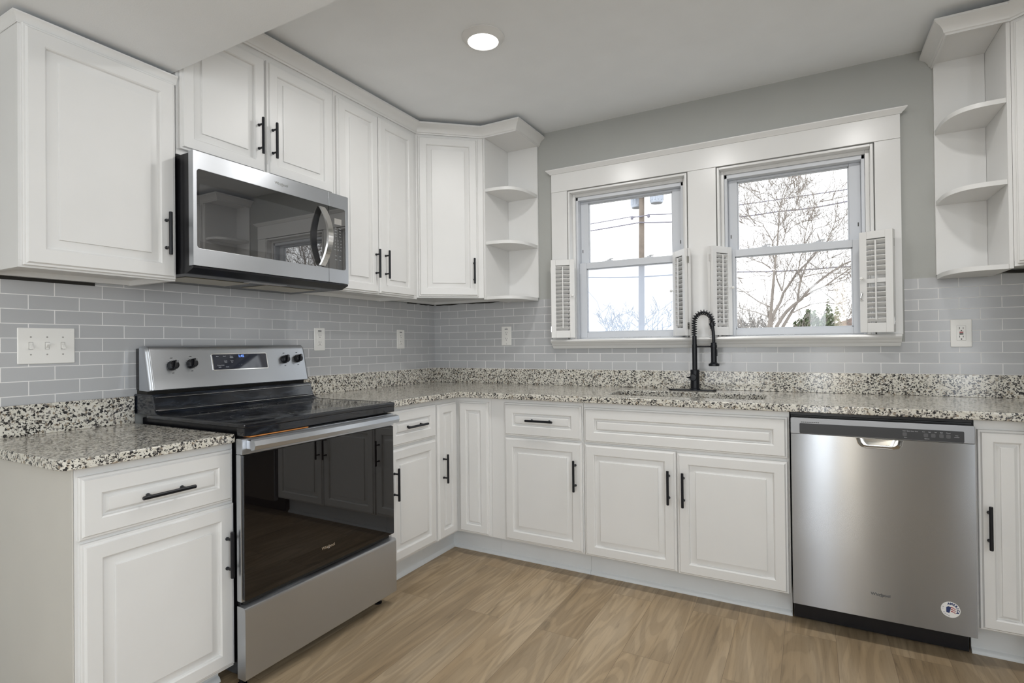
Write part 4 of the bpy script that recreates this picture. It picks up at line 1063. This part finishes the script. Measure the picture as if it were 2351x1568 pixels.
# brush and trees far behind
def brush(name, x, y, w, h, n, mat, label, cat, group, leafy=0, base=GZ, lmat=None, lz=1.9, lh=1.1):
    t = thing(name, (x, y, GZ), label, cat, group)
    b = MB()
    for i in range(n):
        p = Vector((x+rnd.gauss(0, w*.28), y+rnd.gauss(0, .5), GZ)); tp = Vector((p.x+rnd.gauss(0, .25), p.y+rnd.gauss(0, .2), base+h*rnd.uniform(.35, .6)))
        b.tube([p, p.lerp(tp, .5)+Vector((rnd.gauss(0, .06), 0, 0)), tp], [.05, .04, .028], 5)
        twig(b, tp, Vector((rnd.gauss(0, .5), rnd.gauss(0, .3), 1)).normalized(), h*.32, .026, 3, .5, .06, 3, .011)
    b.build('branches', mat, t)
    if leafy:
        b = MB()
        for i in range(leafy):
            c = Vector((rnd.gauss(0, 1), rnd.gauss(0, 1), rnd.gauss(0, 1))).normalized()*(.55+.45*rnd.random())
            wob = 1+.28*math.sin(c.x*7+x)+.12*math.sin(c.x*17)
            c = Vector((x+c.x*w*.5, y+c.y*.45, lz+c.z*lh*(wob if c.z > 0 else 1))); s = rnd.uniform(.05, .11)
            n_ = Vector((rnd.gauss(0, 1), rnd.gauss(0, 1), rnd.gauss(0, 1))).normalized(); o = n_.orthogonal().normalized(); q = n_.cross(o)
            vs = [b.bm.verts.new(c+o*s*math.cos(k*PI/2)+q*s*.6*math.sin(k*PI/2)+n_*(.01 if k % 2 else 0)) for k in range(4)]; b.bm.faces.new(vs)
        f = b.build('foliage', lmat or LEAF, t); f['kind'] = 'stuff'
    return t
brush('bare_shrub', -5.0, 21.5, 2.2, 3.7, 16, PALEB, 'pale bare shrub seen through fogged left sash, left of the pole', 'shrub', 'bare shrubs outside')
brush('bare_shrub', -1.9, 27, 1.6, 3.0, 12, PALEB, 'pale bare shrub seen through fogged left sash, right of the pole', 'shrub', 'bare shrubs outside')
brush('bare_shrub', -.6, 30, 2.6, 3.9, 18, BRUSH, 'brown bare shrub left of the tree trunk in the right window', 'shrub', 'bare shrubs outside', 1500, GZ, BRUSH, 1.7, .9)
brush('bare_shrub', 6.2, 34, 1.6, 3.6, 14, BRUSH, 'brown bare shrub at lower right of the right window', 'shrub', 'bare shrubs outside', 900, GZ, BRUSH, 1.8, 1.0)
brush('evergreen_shrub', 2.55, 30, 2.1, 3.3, 10, BRUSH, 'green evergreen shrub right of the tree trunk in the right window', 'shrub', None, 2200, GZ, LEAF, 1.9, .85)
brush('evergreen_shrub', 3.5, 35, 1.2, 4.0, 6, BRUSH, 'taller narrow evergreen behind the green shrub in the right window', 'shrub', None, 900, GZ, LEAF, 2.1, 1.25)
t = thing('house', (4.1, 38, GZ), 'far house with a pale red gable roof at lower right of right window', 'house')
MB().box((3.3, 37, GZ), (6.2, 42, 2.05)).build('walls', BRICKD, t)
MB().rings([[(3.1, 36.8, 2.05), (6.4, 36.8, 2.05), (4.75, 36.8, 2.65)], [(3.1, 42.2, 2.05), (6.4, 42.2, 2.05), (4.75, 42.2, 2.65)]]).build('roof', ROOFM, t)
t = thing('house', (2.2, 44, GZ), 'far white building glimpsed above the green shrub', 'house')
MB().box((2.0, 44, GZ), (2.75, 47, 3.55)).build('walls', PLATE, t)
# the outside window ledge
struct('trim_7', MB().box((.95, .1405, 1.14), (2.75, .22, 1.205), .004).box((.9, .1405, 1.05), (2.8, .17, 1.14), .003), TRIMW)
